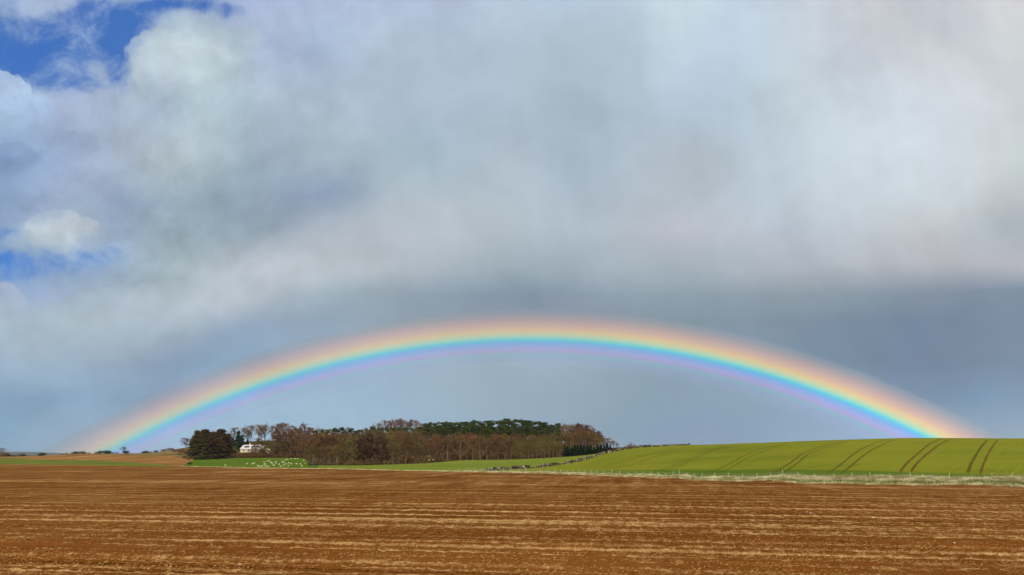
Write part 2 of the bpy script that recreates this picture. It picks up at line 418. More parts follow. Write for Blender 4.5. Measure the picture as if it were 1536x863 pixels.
# ------------------------------------------------------------------ tyre tracks in the crop
M_track = simple('track_soil_green', (.085, .092, .012), (.12, .090, .016), .3)
M_trackr = simple('track_soil_red', (.155, .085, .020), (.10, .075, .015), .3)
TR = [
 ([(1452, 710), (1455, 700), (1460, 690), (1467, 678), (1474, 668), (1481, 660)], .55, M_track),
 ([(1471, 711), (1474, 700), (1478, 690), (1484, 678), (1491, 667), (1497, 660)], .42, M_trackr),
 ([(1350, 709), (1356, 700), (1366, 690), (1379, 679), (1392, 668), (1405, 661), (1415, 658)], .5, M_trackr),
 ([(1367, 708), (1374, 697), (1384, 687), (1396, 677), (1410, 667), (1424, 660), (1434, 658)], .5, M_trackr),
 ([(1242, 711), (1256, 701), (1270, 690), (1284, 679), (1300, 670), (1322, 662), (1335, 660)], .42, M_track),
 ([(1260, 711), (1273, 702), (1286, 691), (1300, 680), (1316, 671), (1336, 662), (1346, 659.6)], .4, M_track),
 ([(1150, 713), (1166, 706), (1180, 698), (1193, 689), (1205, 680), (1222, 673), (1245, 666), (1264, 662)], .45, M_trackr),
 ([(1172, 711), (1187, 702), (1200, 692), (1212, 682), (1232, 674), (1258, 666), (1274, 662)], .4, M_track),
 ([(1052, 711.5), (1075, 705), (1092, 697), (1108, 688), (1125, 680), (1145, 672.5), (1168, 667)], .34, M_track),
 ([(1072, 711.5), (1092, 704), (1108, 695), (1126, 685), (1143, 678), (1162, 671), (1182, 666)], .3, M_track),
 ([(982, 708), (1005, 701), (1025, 693), (1040, 686), (1058, 678), (1075, 673.5), (1092, 670)], .34, M_track),
 ([(996, 707.5), (1018, 700), (1040, 690), (1060, 680), (1080, 673.5), (1100, 669)], .3, M_track),
 ([(900, 707), (930, 701), (955, 695), (975, 688), (1000, 680), (1025, 673), (1042, 669.5)], .3, M_track),
 ([(900, 702), (925, 696), (950, 689), (970, 683), (990, 678), (1010, 673)], .3, M_track),
 ([(870, 704), (900, 699), (930, 692), (955, 685), (980, 678)], .25, M_track),
 ([(896, 694), (915, 689), (935, 683), (955, 678), (975, 674)], .28, M_track),
 ([(880, 697), (905, 691), (925, 686), (945, 680)], .22, M_track),
 ([(1120, 697), (1132, 692), (1142, 689)], .18, M_track),
]
def drape(pts, w, seg=1.2):
    out = []
    for a, b in zip(pts[:-1], pts[1:]):
        n = max(1, int((b-a).length/seg))
        for k in range(n): out.append(a.lerp(b, k/n))
    out.append(pts[-1])
    V = []; Fc = []
    for i, p in enumerate(out):
        d = (out[min(i+1, len(out)-1)]-out[max(i-1, 0)]); d.z = 0; d.normalize(); s = Vector((-d.y, d.x, 0))
        ww = w*1.3*(.65+.6*random.random())*min(1, (i+1)/6, (len(out)-i)/6)
        j = s*random.uniform(-.08, .08)
        for k in (-1, 0, 1):
            q = p+s*(k*ww/2)+j; q.z = float(terr(q.x, q.y))+.045; V.append(tuple(q))
        if i:
            b0 = 3*(i-1)
            for k in (0, 1): Fc.append((b0+k, b0+k+1, b0+k+4, b0+k+3))
    return V, Fc
def smoothpts(pp):
    x = [p[0] for p in pp]; y = [p[1] for p in pp]; t = np.arange(len(pp)); tt = np.linspace(0, len(pp)-1, len(pp)*4)
    return [hit(a, b) for a, b in zip(pchip(t, x, tt), pchip(t, y, tt))]
TRW = {}
for pp, w, m_ in TR:
    V, Fc = drape(smoothpts(pp), w)
    B = TRW.setdefault(m_.name, ([], [], m_)); off = len(B[0])
    B[0].extend(V); B[1].extend([tuple(i+off for i in f) for f in Fc])
for k, (V, Fc, m_) in TRW.items():
    tag(mesh_obj('tyre_tracks', V, Fc, m_), kind='structure')

# ------------------------------------------------------------------ geometry kit for plants
class G:
    def __init__(s): s.V = []; s.F = []
    def tube(s, pts, rad, n=5):
        base = len(s.V)
        for i, (p, r) in enumerate(zip(pts, rad)):
            d = (pts[min(i+1, len(pts)-1)]-pts[max(i-1, 0)])
            if d.length < 1e-6: d = Vector((0, 0, 1))
            d.normalize(); a = d.orthogonal().normalized(); b = d.cross(a)
            for k in range(n):
                an = 2*math.pi*k/n; s.V.append(p+(a*math.cos(an)+b*math.sin(an))*r)
            if i:
                for k in range(n):
                    q = base+(i-1)*n; s.F.append((q+k, q+(k+1) % n, q+n+(k+1) % n, q+n+k))
    def spike(s, p, q, w):
        d = (q-p); a = d.orthogonal().normalized()
        a.rotate(Matrix.Rotation(random.random()*6.28, 3, d.normalized()))
        i = len(s.V); s.V += [p-a*w/2, p+a*w/2, q]; s.F.append((i, i+1, i+2))
    def leaf(s, p, size, nrm=None):
        n = nrm if nrm is not None else Vector((random.gauss(0, 1), random.gauss(0, 1), random.gauss(0, 1))).normalized()
        a = n.orthogonal().normalized(); a.rotate(Matrix.Rotation(random.random()*6.28, 3, n)); b = n.cross(a)
        i = len(s.V); s.V += [p-a*size-b*size*.3, p+a*size*.2-b*size*.6, p+a*size*.9+b*size*.2, p-a*size*.1+b*size*.6]; s.F.append((i, i+1, i+2, i+3))
    def obj(s, name, m_, parent=None, smooth=False):
        return mesh_obj(name, [tuple(v) for v in s.V], s.F, m_, parent, smooth)
def rv(): return Vector((random.gauss(0, 1), random.gauss(0, 1), random.gauss(0, 1))).normalized()

def bark(name, c1, c2): return simple(name, c1, c2, 1.5, rnd=.18)
M_barkpale = bark('pale_grey_bark', (.10, .075, .045), (.23, .17, .11))
M_barkdark = bark('dark_brown_bark', (.08, .05, .03), (.14, .09, .055))
M_barkpine = bark('pine_bark', (.13, .075, .045), (.22, .13, .08))
def twigmat(name, c1, c2): return simple(name, c1, c2, .45, rnd=.22)
M_tw_brown = twigmat('brown_twigs', (.095, .055, .022), (.160, .094, .038))
M_tw_red = twigmat('reddish_twigs', (.105, .054, .025), (.170, .082, .038))
M_tw_olive = twigmat('olive_twigs', (.095, .068, .020), (.165, .120, .038))
M_tw_grey = twigmat('grey_twigs', (.12, .080, .056), (.20, .14, .10))
M_tw_dark = twigmat('dark_purple_brown_twigs', (.040, .020, .012), (.080, .043, .022))
M_pine = twigmat('pine_needles', (.018, .030, .006), (.058, .068, .014))
M_spruce = twigmat('blue_green_needles', (.008, .026, .014), (.022, .046, .020))
M_cyp = twigmat('brown_green_needles', (.045, .028, .010), (.095, .058, .022))
M_cypg = twigmat('olive_needles', (.045, .040, .009), (.095, .070, .020))
M_shrubred = twigmat('russet_twigs', (.11, .034, .014), (.18, .07, .028))
M_shrubyel = twigmat('yellow_olive_leaves', (.13, .125, .015), (.21, .18, .03))

def bare_tree(h=15., twm=None, bm=None, seed=0, lo=.28, w=10., dense=1.25, tw=.12, limbs=9):
    random.seed(seed)
    tr, cr = G(), G()
    zc = h*(lo+(1-lo)*.42); ru = h-zc; rd = zc-h*lo
    lean = Vector((random.uniform(-.5, .5), random.uniform(-.5, .5), 0))
    T = [Vector((0, 0, -.4)), lean*.3+Vector((0, 0, h*lo*.6)), lean*.7+Vector((0, 0, h*lo)), lean+Vector((0, 0, h*.62)), lean*1.2+Vector((0, 0, h*.88))]
    tr.tube(T, [h*.020, h*.016, h*.014, h*.008, h*.003], 7)
    def shell(k=1.):
        while True:
            d = rv(); a = math.atan2(d.y, d.x)
            lump = 1+.16*math.sin(3*a+seed)+.12*math.sin(5*d.z*2+a+seed*2)
            r = k*lump
            p = Vector((d.x*w/2*r, d.y*w/2*r, d.z*(ru if d.z > 0 else rd)*r))
            return lean*.8+Vector((p.x, p.y, zc+p.z))
    for i in range(limbs):
        u = .12+.83*i/limbs; z0 = h*(lo*.85+(.86-lo*.85)*u)
        t = z0/h; b = T[1].lerp(T[3], min(1, max(0, (z0-T[1].z)/(T[3].z-T[1].z)))); b.z = z0
        c = shell(.55); a = 2.4*i+random.uniform(-.4, .4); rr = math.hypot(c.x, c.y)
        rr = max(rr, w*.18)*(1-.5*u); c = Vector((math.cos(a)*rr, math.sin(a)*rr, min(h*.93, z0+h*random.uniform(.08, .22))))
        tr.tube([b, b.lerp(c, .5)+Vector((0, 0, -h*.012)), c], [h*.009*(1-.4*u), h*.007*(1-.4*u), h*.004], 5)
        for j in range(8):
            q0 = b.lerp(c, random.uniform(.45, 1.))
            q1 = shell(random.uniform(.72, 1.))
            for _ in range(6):
                q = shell(random.uniform(.72, 1.))
                if (q-c).length < (q1-c).length: q1 = q
            m1 = q0.lerp(q1, .5)+rv()*h*.02+Vector((0, 0, h*.015))
            cr.tube([q0, m1, q1], [h*.0035, h*.0025, h*.001], 3)
            for k in range(int(11*dense)):
                s_ = random.random(); p = (q0.lerp(m1, s_*2) if s_ < .5 else m1.lerp(q1, s_*2-1))
                dd = ((p-Vector((0, 0, zc*.7))).normalized()+rv()*.7+Vector((0, 0, .25))).normalized()
                e = p+dd*random.uniform(.5, 1.3)*h*.075
                cr.spike(p, e, tw*h/15)
                for _ in range(4):
                    q2 = p.lerp(e, random.uniform(.25, .95)); cr.spike(q2, q2+(dd+rv()*.9).normalized()*random.uniform(.3, .75)*h*.06, tw*.75*h/15)
    zs = sorted(v.z for v in cr.V); H = zs[int(len(zs)*.99)]
    root = empty('bare_tree', (0, 0, 0))
    tr.obj('trunk', bm, root, True); cr.obj('crown', twm, root)
    root['_h'] = H; xs = sorted(abs(v.x) for v in cr.V); root['_w'] = 2*xs[int(len(xs)*.97)]
    return root
def pine(h=17., seed=0, flat=.5):
    random.seed(seed)
    tr, cr = G(), G()
    top = Vector((random.uniform(-1, 1), random.uniform(-1, 1), h*.93))
    pts = [Vector((0, 0, -.3)), Vector((random.uniform(-.3, .3), random.uniform(-.3, .3), h*.35)), Vector((top.x*.6, top.y*.6, h*.7)), top]
    tr.tube(pts, [.28, .22, .14, .05], 6)
    for k in range(24):
        z = h*random.uniform(.36, .95); t = max(0, (z/h-.5)/.45)
        rad = 3.6*math.sqrt(max(.05, 1-t*t*.85))*random.uniform(.45, 1.)
        a = random.random()*6.28
        c = Vector((top.x*.7+math.cos(a)*rad, top.y*.7+math.sin(a)*rad, z+random.uniform(-.3, .5)))
        s0 = Vector((top.x*z/h*.8, top.y*z/h*.8, z-1.2))
        tr.tube([s0, s0.lerp(c, .5)+Vector((0, 0, -.2)), c], [.09, .06, .03], 4)
        R0 = random.uniform(1.2, 2.2)
        for j in range(170):
            d = rv(); rr = R0*random.random()**.35
            d.z *= .55
            p = c+Vector((d.x*rr, d.y*rr, d.z*rr))
            n = (d*.8+rv()*.7+Vector((0, 0, .35))).normalized()
            cr.leaf(p, random.uniform(.2, .38), n)
    root = empty('pine_tree', (0, 0, 0))
    tr.obj('trunk', M_barkpine, root, True); cr.obj('crown', M_pine, root)
    root['_h'] = max(v.z for v in cr.V); root['_w'] = 2*sorted(abs(v.x) for v in cr.V)[int(len(cr.V)*.97)]
    return root
def conifer(h=18., w=7., m_=None, seed=0, n=110, name='conifer_tree', droop=.25, power=.8):
    random.seed(seed)
    tr, cr = G(), G()
    tr.tube([Vector((0, 0, -.3)), Vector((0, 0, h*.5)), Vector((random.uniform(-.2, .2), 0, h))], [.35, .2, .02], 6)
    for k in range(n):
        t = random.random()**.9
        z = h*(.04+.95*t)
        L = w/2*max(.04, (1-t))**power*random.uniform(.6, 1.12)
        a = random.random()*6.28; d = Vector((math.cos(a), math.sin(a), 0))
        tip = Vector((0, 0, z))+d*L+Vector((0, 0, -L*droop+random.uniform(-.2, .4)))
        b = Vector((0, 0, z))
        tr.tube([b, b.lerp(tip, .6)+Vector((0, 0, .1)), tip], [.05, .035, .01], 3)
        m = int(18+L*22)
        for j in range(m):
            u = random.random()**.6
            p = b.lerp(tip, u)+rv()*(.22+.5*(1-u))*.9
            cr.leaf(p, random.uniform(.18, .36), (d*.5+rv()+Vector((0, 0, .5))).normalized())
    root = empty(name, (0, 0, 0))
    tr.obj('trunk', M_barkdark, root, True); cr.obj('crown', m_, root)
    root['_h'] = max(v.z for v in cr.V); root['_w'] = 2*sorted(abs(v.x) for v in cr.V)[int(len(cr.V)*.98)]
    return root
def shrub(h=3., w=4., m_=None, seed=0, leafy=False, name='shrub', n=70):
    random.seed(seed)
    st_, cr = G(), G()
    for k in range(n):
        a = random.random()*6.28; rr = random.random()**.6
        tip = Vector((math.cos(a)*rr*w/2, math.sin(a)*rr*w/2, h*(math.sqrt(max(0.03, 1-rr*rr))*random.uniform(.6, 1.)+.05)))
        b = Vector((tip.x*.2, tip.y*.2, -.1))
        if k < 16: st_.tube([b, b.lerp(tip, .55)+rv()*.1, tip], [.05, .03, .01], 3)
        for j in range(16):
            p = b.lerp(tip, random.uniform(.25, 1))
            if leafy: cr.leaf(p+rv()*.3, random.uniform(.09, .2))
            else: cr.spike(p, p+((tip-b).normalized()+rv()*.9).normalized()*random.uniform(.3, .8), .055)
    root = empty(name, (0, 0, 0))
    st_.obj('stem', M_barkdark, root); cr.obj('foliage' if leafy else 'twigs', m_, root)
    root['_h'] = max(v.z for v in cr.V); root['_w'] = 2*sorted(abs(v.x) for v in cr.V)[int(len(cr.V)*.97)]
    return root

PROTO = {}
def proto(key, fn):
    PROTO[key] = [fn, {}]
BT = [dict(seed=11, lo=.24), dict(seed=12, lo=.12, w=9), dict(seed=13, lo=.10, w=11), dict(seed=14, lo=.28, w=11)]
_src = {}
def source(kind, var):
    k = (kind, var)
    if k in _src: return _src[k]
    b = lambda tm_, bm_, **kw: bare_tree(twm=tm_, bm=bm_, **{**BT[var % 4], **kw})
    if kind == 'bare_brown': r = b(M_tw_brown, M_barkpale)
    elif kind == 'bare_red': r = b(M_tw_red, M_barkdark, dense=1.4)
    elif kind == 'bare_olive': r = b(M_tw_olive, M_barkpale, lo=(.12, .2, .08)[var])
    elif kind == 'bare_grey': r = b(M_tw_grey, M_barkdark, dense=.95, tw=.085, lo=.32)
    elif kind == 'bare_dark': r = b(M_tw_dark, M_barkdark, dense=1.6, tw=.12, lo=.05)
    elif kind == 'pine': r = pine(seed=21+var)
    elif kind == 'cyp': r = conifer(18, 12., M_cyp, 31+var, 210, 'conifer_tree', .3, .33)
    elif kind == 'cypg': r = conifer(15, 8., M_cypg, 36+var, 120, 'conifer_tree', .3, .4)
    elif kind == 'spruce': r = conifer(14, 6.0, M_spruce, 41+var, 95, 'spruce_tree', .2, .75)
    elif kind == 'shrub_brown': r = shrub(3.2, 4.6, M_tw_brown, 51+var)
    elif kind == 'shrub_red': r = shrub(3., 4.6, M_shrubred, 55+var)
    elif kind == 'shrub_olive': r = shrub(3.2, 4.6, M_tw_olive, 59+var)
    elif kind == 'shrub_dark': r = shrub(3., 4.2, M_pine, 63+var, True)
    elif kind == 'shrub_yel': r = shrub(3.2, 4.2, M_shrubyel, 66+var, True)
    _src[k] = [r, False]
    return _src[k]
NV = dict(bare_brown=4, bare_red=3, bare_olive=3, bare_grey=3, bare_dark=2, pine=4, cyp=2, cypg=2, spruce=2,
          shrub_brown=2, shrub_red=2, shrub_olive=2, shrub_dark=2, shrub_yel=1)
ctr = {}
rr_ = random.Random(99)
def plant(kind, x, ytop, Y, wpx=None, label=None, cat=None, group=None, hmin=None):
    i = ctr.get(kind, 0); ctr[kind] = i+1
    e = source(kind, i % NV[kind])
    if e[1]: o = copy_tree(e[0])
    else: o = e[0]; e[1] = True
    p = at(x, Y)
    H = (CH + Y*ray(x, ytop)[1]) - p.z
    if hmin: H = max(H, hmin)
    sz = H/o['_h']
    sx = sz
    if wpx: sx = wpx/F*Y/o['_w']
    sx = min(max(sx, sz*.45), sz*2.2)
    X = ray(x, (ytop+YH)/2)[0]*Y
    p = Vector((X, Y, float(terr(X, Y))))
    o.location = p; o.rotation_euler = (0, 0, rr_.random()*6.28); o.scale = (sx, sx, sz)
    tag(o, label, cat or ('shrub' if kind.startswith('shrub') else 'tree'), group)
    return o
def W(x): return float(woodY(x))

def place_of(x):
    for lim, s in ((345, 'left end of the wood'), (415, 'around the farmhouse'), (470, 'above the sheep flock'), (535, 'behind the black troughs'), (590, 'left part of the wood'),
                   (640, 'under the highest bare crowns'), (700, 'middle of the wood'), (770, 'right half of the wood'), (845, 'wood opposite the wall foot'), (2000, 'tapering right end of the wood')):
        if x < lim: return s
DESC = dict(bare_brown='leafless brown tree', bare_red='leafless reddish-brown tree', bare_olive='leafless olive-brown tree', bare_grey='leafless grey tree',
            bare_dark='dense dark leafless tree', pine='dark green pine', cyp='dense dark brownish conifer', cypg='olive-brown conifer', spruce='dark blue-green spruce',
            shrub_brown='brown leafless shrub', shrub_red='russet shrub', shrub_olive='olive twiggy shrub', shrub_dark='dark evergreen shrub', shrub_yel='yellow-green leafy shrub')
def auto(kind, x, ytop, Y, wpx, row):
    d = DESC[kind]; pl = place_of(x)
    if kind.startswith('bare') and ('rank' in row): wpx *= 1.25
    return plant(kind, x, ytop, Y, wpx, f'{d} {row}, {pl}', group=f'{d}s of the wood')

# A: dark conifers at the left end
for x, yt, dY, w, lab in ((296, 645, 4, 25, 'dark conifer at the left corner of the wood next to the ploughed slope'),
                     (308, 643.5, 8, 27, 'second tall dark conifer from the left end of the wood'),
                     (320, 647, 3, 28, 'broad dark brown conifer in the middle of the left-end clump'),
                     (331, 643, 10, 27, 'tallest dark conifer in the clump left of the farmhouse'),
                     (341, 650, 14, 22, 'rightmost dark conifer of the clump, leaning towards the farmhouse garden')):
    plant('cyp', x, yt, W(x)+dY, w, lab, group='dark conifers at the left end of the wood')
plant('cyp', 314, 655, W(314)-4, 28, 'lower dark conifer in front of the left-end clump', group='dark conifers at the left end of the wood')
plant('cyp', 329, 656, W(328)-2, 26, 'low dark conifer at the pasture edge in front of the clump', group='dark conifers at the left end of the wood')
plant('cypg', 290, 656, W(292)+6, 18, 'small olive-brown conifer on the outer left edge of the wood', group='dark conifers at the left end of the wood')
plant('cypg', 302, 651, W(303)-4, 22, 'olive-brown conifer in front of the two left dark conifers', group='dark conifers at the left end of the wood')
plant('bare_grey', 279, 657, 650, 18, 'small spreading grey bare tree leaning out left of the dark conifers')
plant('shrub_dark', 300, 684, W(300)-8, 14, 'dark evergreen shrub at the foot of the left conifers')
# B: tall bare ridge row
for x, yt, w in ((322, 646, 16), (334, 645, 16), (351, 641, 17), (366, 639.5, 15), (376, 638, 18), (388, 637, 16), (397, 635.5, 18), (409, 639, 15), (419, 635, 18), (428, 634.5, 16), (441, 639, 16), (455, 635, 18), (465, 641, 14)):
    auto('bare_grey' if x < 412 else ('bare_grey', 'bare_red')[int(x) % 2], x, yt, 770+rr_.uniform(-20, 20), w, 'in the tall skyline row')
for x, yt, w in ((338, 650, 14), (372, 645, 14), (392, 641, 15), (415, 643, 16), (433, 642, 15), (448, 643, 15), (460, 646, 15)):
    auto('bare_grey' if x < 400 else 'bare_red', x, yt, 735+rr_.uniform(-10, 10), w, 'just below the skyline row')
# C
plant('spruce', 357, 646, 690, 13, 'tall dark green conifer rising behind the left end of the farmhouse')
plant('spruce', 363, 652, 700, 11, 'second dark green conifer close behind the farmhouse roof')
plant('spruce', 348, 656, 668, 11, 'dark green conifer between the clump and the farmhouse')
plant('spruce', 343, 660, 660, 11, 'lower dark green conifer touching the left-end clump')
plant('spruce', 371, 659, 705, 9, 'small dark conifer above the farmhouse roof')
plant('shrub_yel', 351, 669, 640, 10, 'taller yellow-green shrub left of the farmhouse')
plant('shrub_yel', 358, 676, 628, 9, 'low yellow-green shrub in front of the dark garden conifers')
plant('bare_olive', 388, 657, 630, 17, 'round bare olive tree standing in front of the right end of the farmhouse')
plant('bare_olive', 402, 660, 652, 16, 'bare olive tree behind the small cream shed')
for x, yt, w, k in ((372, 675.2, 8, 'shrub_olive'), (378, 674, 9, 'shrub_olive'), (383, 673, 9, 'shrub_brown'), (389, 671.5, 10, 'shrub_olive'), (395, 672.5, 9, 'shrub_brown'), (393, 668.5, 9, 'shrub_olive'), (366, 677.6, 8, 'shrub_brown'), (361, 678, 8, 'shrub_olive'), (407, 672, 9, 'shrub_brown'), (413, 670, 10, 'shrub_olive')):
    auto(k, x, yt, 634, w, 'by the farmhouse wall')
plant('bare_brown', 381, 667.5, 633, 9, 'small brown bare tree in front of the middle of the farmhouse')
plant('bare_olive', 395, 661, 632, 15, 'smaller bare olive tree hiding the right end of the farmhouse roof')
plant('bare_red', 412, 652, 665, 18, 'reddish bare tree right of the farmhouse')
# D hedge and shrubs in front of the house
for k in range(30):
    x = 338+k*4.2+rr_.uniform(-1, 1)
    auto(('shrub_red', 'shrub_brown', 'shrub_olive', 'shrub_red')[k % 4], x, 680.2+rr_.uniform(-1, 1.5), W(x)+3+rr_.uniform(0, 4), 11, 'in the pasture-top hedge')
for k in range(11):
    x = 346+k*11+rr_.uniform(-2, 2)
    if x < 455: auto(('shrub_olive', 'shrub_brown')[k % 2], x, 676.5+rr_.uniform(-1, 1), W(x)+17, 10, 'in the garden behind the hedge')
# E
for x, yt, w, k in ((418, 652, 18, 'bare_red'), (426, 648, 18, 'bare_brown'), (436, 647, 18, 'bare_red'), (446, 648, 18, 'bare_brown'), (456, 650, 19, 'bare_red'), (467, 652, 18, 'bare_brown')):
    auto(k, x, yt, 675+rr_.uniform(-8, 8), w, 'in the back rank')
for x, yt, w, k in ((410, 664, 16, 'bare_olive'), (422, 662, 17, 'bare_olive'), (436, 656, 20, 'bare_brown'), (447, 655, 20, 'bare_brown'), (458, 660, 18, 'bare_red')):
    auto(k, x, yt, W(x)+14, w, 'in the front rank')
# F
for x, yt, w, k in ((464, 664, 16, 'bare_brown'), (472, 659, 20, 'bare_brown'), (480, 656, 20, 'bare_red'), (489, 651, 21, 'bare_red'), (499, 650, 22, 'bare_red'), (509, 651, 22, 'bare_brown'), (519, 654, 20, 'bare_olive'), (528, 657, 18, 'bare_olive'), (535, 663, 15, 'bare_brown')):
    auto(k, x, yt, (W(x) if x > 475 else 458)+rr_.uniform(6, 16), w, 'in the front rank')
for x, yt, w, k in ((470, 668, 18, 'bare_olive'), (482, 668, 18, 'bare_brown'), (494, 668, 18, 'bare_olive'), (506, 668, 18, 'bare_brown'), (517, 670, 18, 'bare_olive'), (529, 671, 17, 'bare_olive')):
    auto(k, x, yt, (W(x) if x > 475 else 450)+3, w, 'low down at the very edge')
for x, yt, w, k in ((475, 650, 18, 'bare_brown'), (487, 648, 18, 'bare_olive'), (500, 648, 18, 'bare_brown'), (515, 649, 18, 'bare_red'), (527, 650, 18, 'bare_brown')):
    auto(k, x, yt, 560+rr_.uniform(-10, 10), w, 'in the middle rank')
for k in range(17):
    x = 472+k*10+rr_.uniform(-2, 2); auto(('bare_brown', 'bare_olive')[k % 2], x, (650 if x < 535 else 645)+rr_.uniform(-1.5, 2), 625+rr_.uniform(-6, 6), 13, 'in the rank before the pines')
# G skyline pines
for x, yt, w in ((472, 644.5, 11), (484, 642.5, 12), (489, 644, 10), (503, 641, 13), (511, 640.5, 12), (517, 643, 10), (528, 642, 12), (536, 645, 11)):
    auto('pine', x, yt, 690+rr_.uniform(-12, 12), w, 'on the skyline')
for x, yt, w in ((478, 640, 12), (495, 642, 12), (521, 640, 11)):
    auto('bare_grey', x, yt+1, 720, w, 'on the skyline')
# H big dark tree group
for x, yt, w, lab in ((540, 656, 20, 'left one of the three dense dark purple-brown trees at the wood edge'), (556, 650, 26, 'biggest dense dark purple-brown tree at the wood edge'), (573, 656, 24, 'right one of the three dense dark purple-brown trees at the wood edge')):
    plant('bare_dark', x, yt, W(x)+8, w, lab, group='dense dark trees at the wood edge')
for x, yt, w in ((547, 668, 20), (562, 668, 20), (577, 672, 18)): auto('bare_dark', x, yt, W(x)+4, w, 'low down at the very edge')
for x, yt, w in ((541, 644, 12), (549, 641, 12), (556, 640, 12), (563, 643, 12), (570, 641, 13), (580, 640, 13), (590, 641, 14), (600, 639.5, 13), (610, 641, 13), (619, 641, 13), (628, 642, 12), (548, 650, 13), (560, 650, 13), (575, 649, 13)):
    auto('pine', x, yt, 655+rr_.uniform(-15, 15), w, 'in the band of pines')
# I skyline bare
for x, yt, w in ((560, 636, 12), (568, 634.5, 14), (578, 630.5, 15), (587, 630, 16), (597, 628.5, 18), (606, 628.5, 18), (615, 630, 16), (624, 630.5, 15), (630, 634, 11)):
    auto(('bare_grey', 'bare_red')[int(x) % 2], x, yt, 740+rr_.uniform(-10, 10), w, 'on the skyline')
# J
for x, yt, w, k in ((586, 649, 20, 'bare_olive'), (597, 647, 22, 'bare_brown'), (610, 648, 22, 'bare_brown'), (622, 651, 20, 'bare_olive'), (633, 654, 18, 'bare_brown')):
    auto(k, x, yt, 520+rr_.uniform(-8, 8), w, 'in the middle rank')
for x, yt, w, k in ((590, 667, 16, 'bare_olive'), (600, 664, 16, 'bare_olive'), (609, 656, 22, 'bare_brown'), (624, 664, 16, 'bare_olive'), (636, 663, 15, 'bare_olive')):
    auto(k, x, yt, W(x)+12+rr_.uniform(-3, 3), w, 'in the front rank')
# K pines
sky = [(633, 640), (640, 634), (647, 633), (655, 632), (663, 633), (671, 631.5), (679, 633), (688, 632.5), (697, 632), (706, 631.5), (713, 629.8), (722, 632), (731, 630.5), (738, 630), (746, 630.5), (753, 629), (759, 627.5), (768, 630), (776, 628.5), (783, 628), (790, 630), (798, 631), (805, 631.5), (812, 633.5), (819, 633), (827, 636.5), (836, 634.5), (844, 637)]
for x, yt in sky: auto('pine', x, yt, 680+rr_.uniform(-12, 12), rr_.uniform(14, 18), 'on the skyline')
for k in range(21):
    x = 640+k*9.8+rr_.uniform(-2, 2); auto('bare_brown', x, 640+rr_.uniform(-1.5, 2), 715+rr_.uniform(-6, 6), 13, 'behind the pines')
for k in range(24):
    x = 638+k*8.8+rr_.uniform(-2, 2); auto('pine', x, 638.5+rr_.uniform(-2, 2)+max(0, (x-820)*.12), 650+rr_.uniform(-8, 8), rr_.uniform(14, 17), 'in the second rank of pines')
for k in range(22):
    x = 642+k*9.4+rr_.uniform(-2, 2); auto('pine', x, 646+rr_.uniform(-2.5, 2)+max(0, (x-820)*.12), 618+rr_.uniform(-8, 8), rr_.uniform(14, 17), 'in the lowest rank of pines')
# L
for k in range(19):
    x = 640+k*10.6+rr_.uniform(-2, 2)
    kind = ('bare_brown', 'bare_brown', 'bare_red', 'bare_olive')[k % 4] if x < 775 else ('bare_olive', 'bare_brown', 'bare_olive')[k % 3]
    auto(kind, x, 652+rr_.uniform(-3.5, 3.5), 540+rr_.uniform(-8, 8), 17, 'in the middle rank')
for k in range(22):
    x = 645+k*9.3+rr_.uniform(-2, 2)
    kind = ('bare_brown', 'bare_red', 'bare_brown')[k % 3] if x < 775 else 'bare_olive'
    auto(kind, x, 654+rr_.uniform(-4, 6)+(5 if x > 780 else 0), W(x)+rr_.uniform(6, 18), rr_.uniform(13, 19), 'in the front rank')
for k in range(12):
    x = 774+k*6.2; auto('bare_olive', x, 665+rr_.uniform(-3, 3), W(x)+4, 10, 'low down at the very edge')
# understorey
for k in range(46):
    x = 590+k*5.6+rr_.uniform(-2, 2)
    auto(('shrub_brown', 'shrub_red', 'shrub_olive')[k % 3], x, 0, W(x)+rr_.uniform(20, 55), 11, 'among the trunks') if False else None
for k in range(40):
    x = 590+k*6.5+rr_.uniform(-2, 2); Y = W(x)+rr_.uniform(14, 60); g = at(x, Y)
    yt = YH-(g.z+rr_.uniform(2.2, 3.8)-CH)/Y*F
    auto(('shrub_brown', 'shrub_red', 'shrub_olive')[k % 3], x, yt, Y, 13, 'among the trunks')
for k in range(16):
    x = 466+k*5.2+rr_.uniform(-1, 1); Y = (W(x) if x > 475 else 452)+rr_.uniform(1, 5); g = at(x, Y)
    auto(('shrub_olive', 'shrub_brown')[k % 2], x, YH-(g.z+rr_.uniform(1.6, 3)-CH)/Y*F, Y, 9, 'at the foot of the trees')
for x, Y in ((641, 452), (667, 458), (673, 460), (585, 443), (632, 449), (636, 450)):
    g = at(x, Y-3); auto('shrub_olive', x, YH-(g.z+1.8-CH)/Y*F, Y-3, 8, 'out on the open grass')
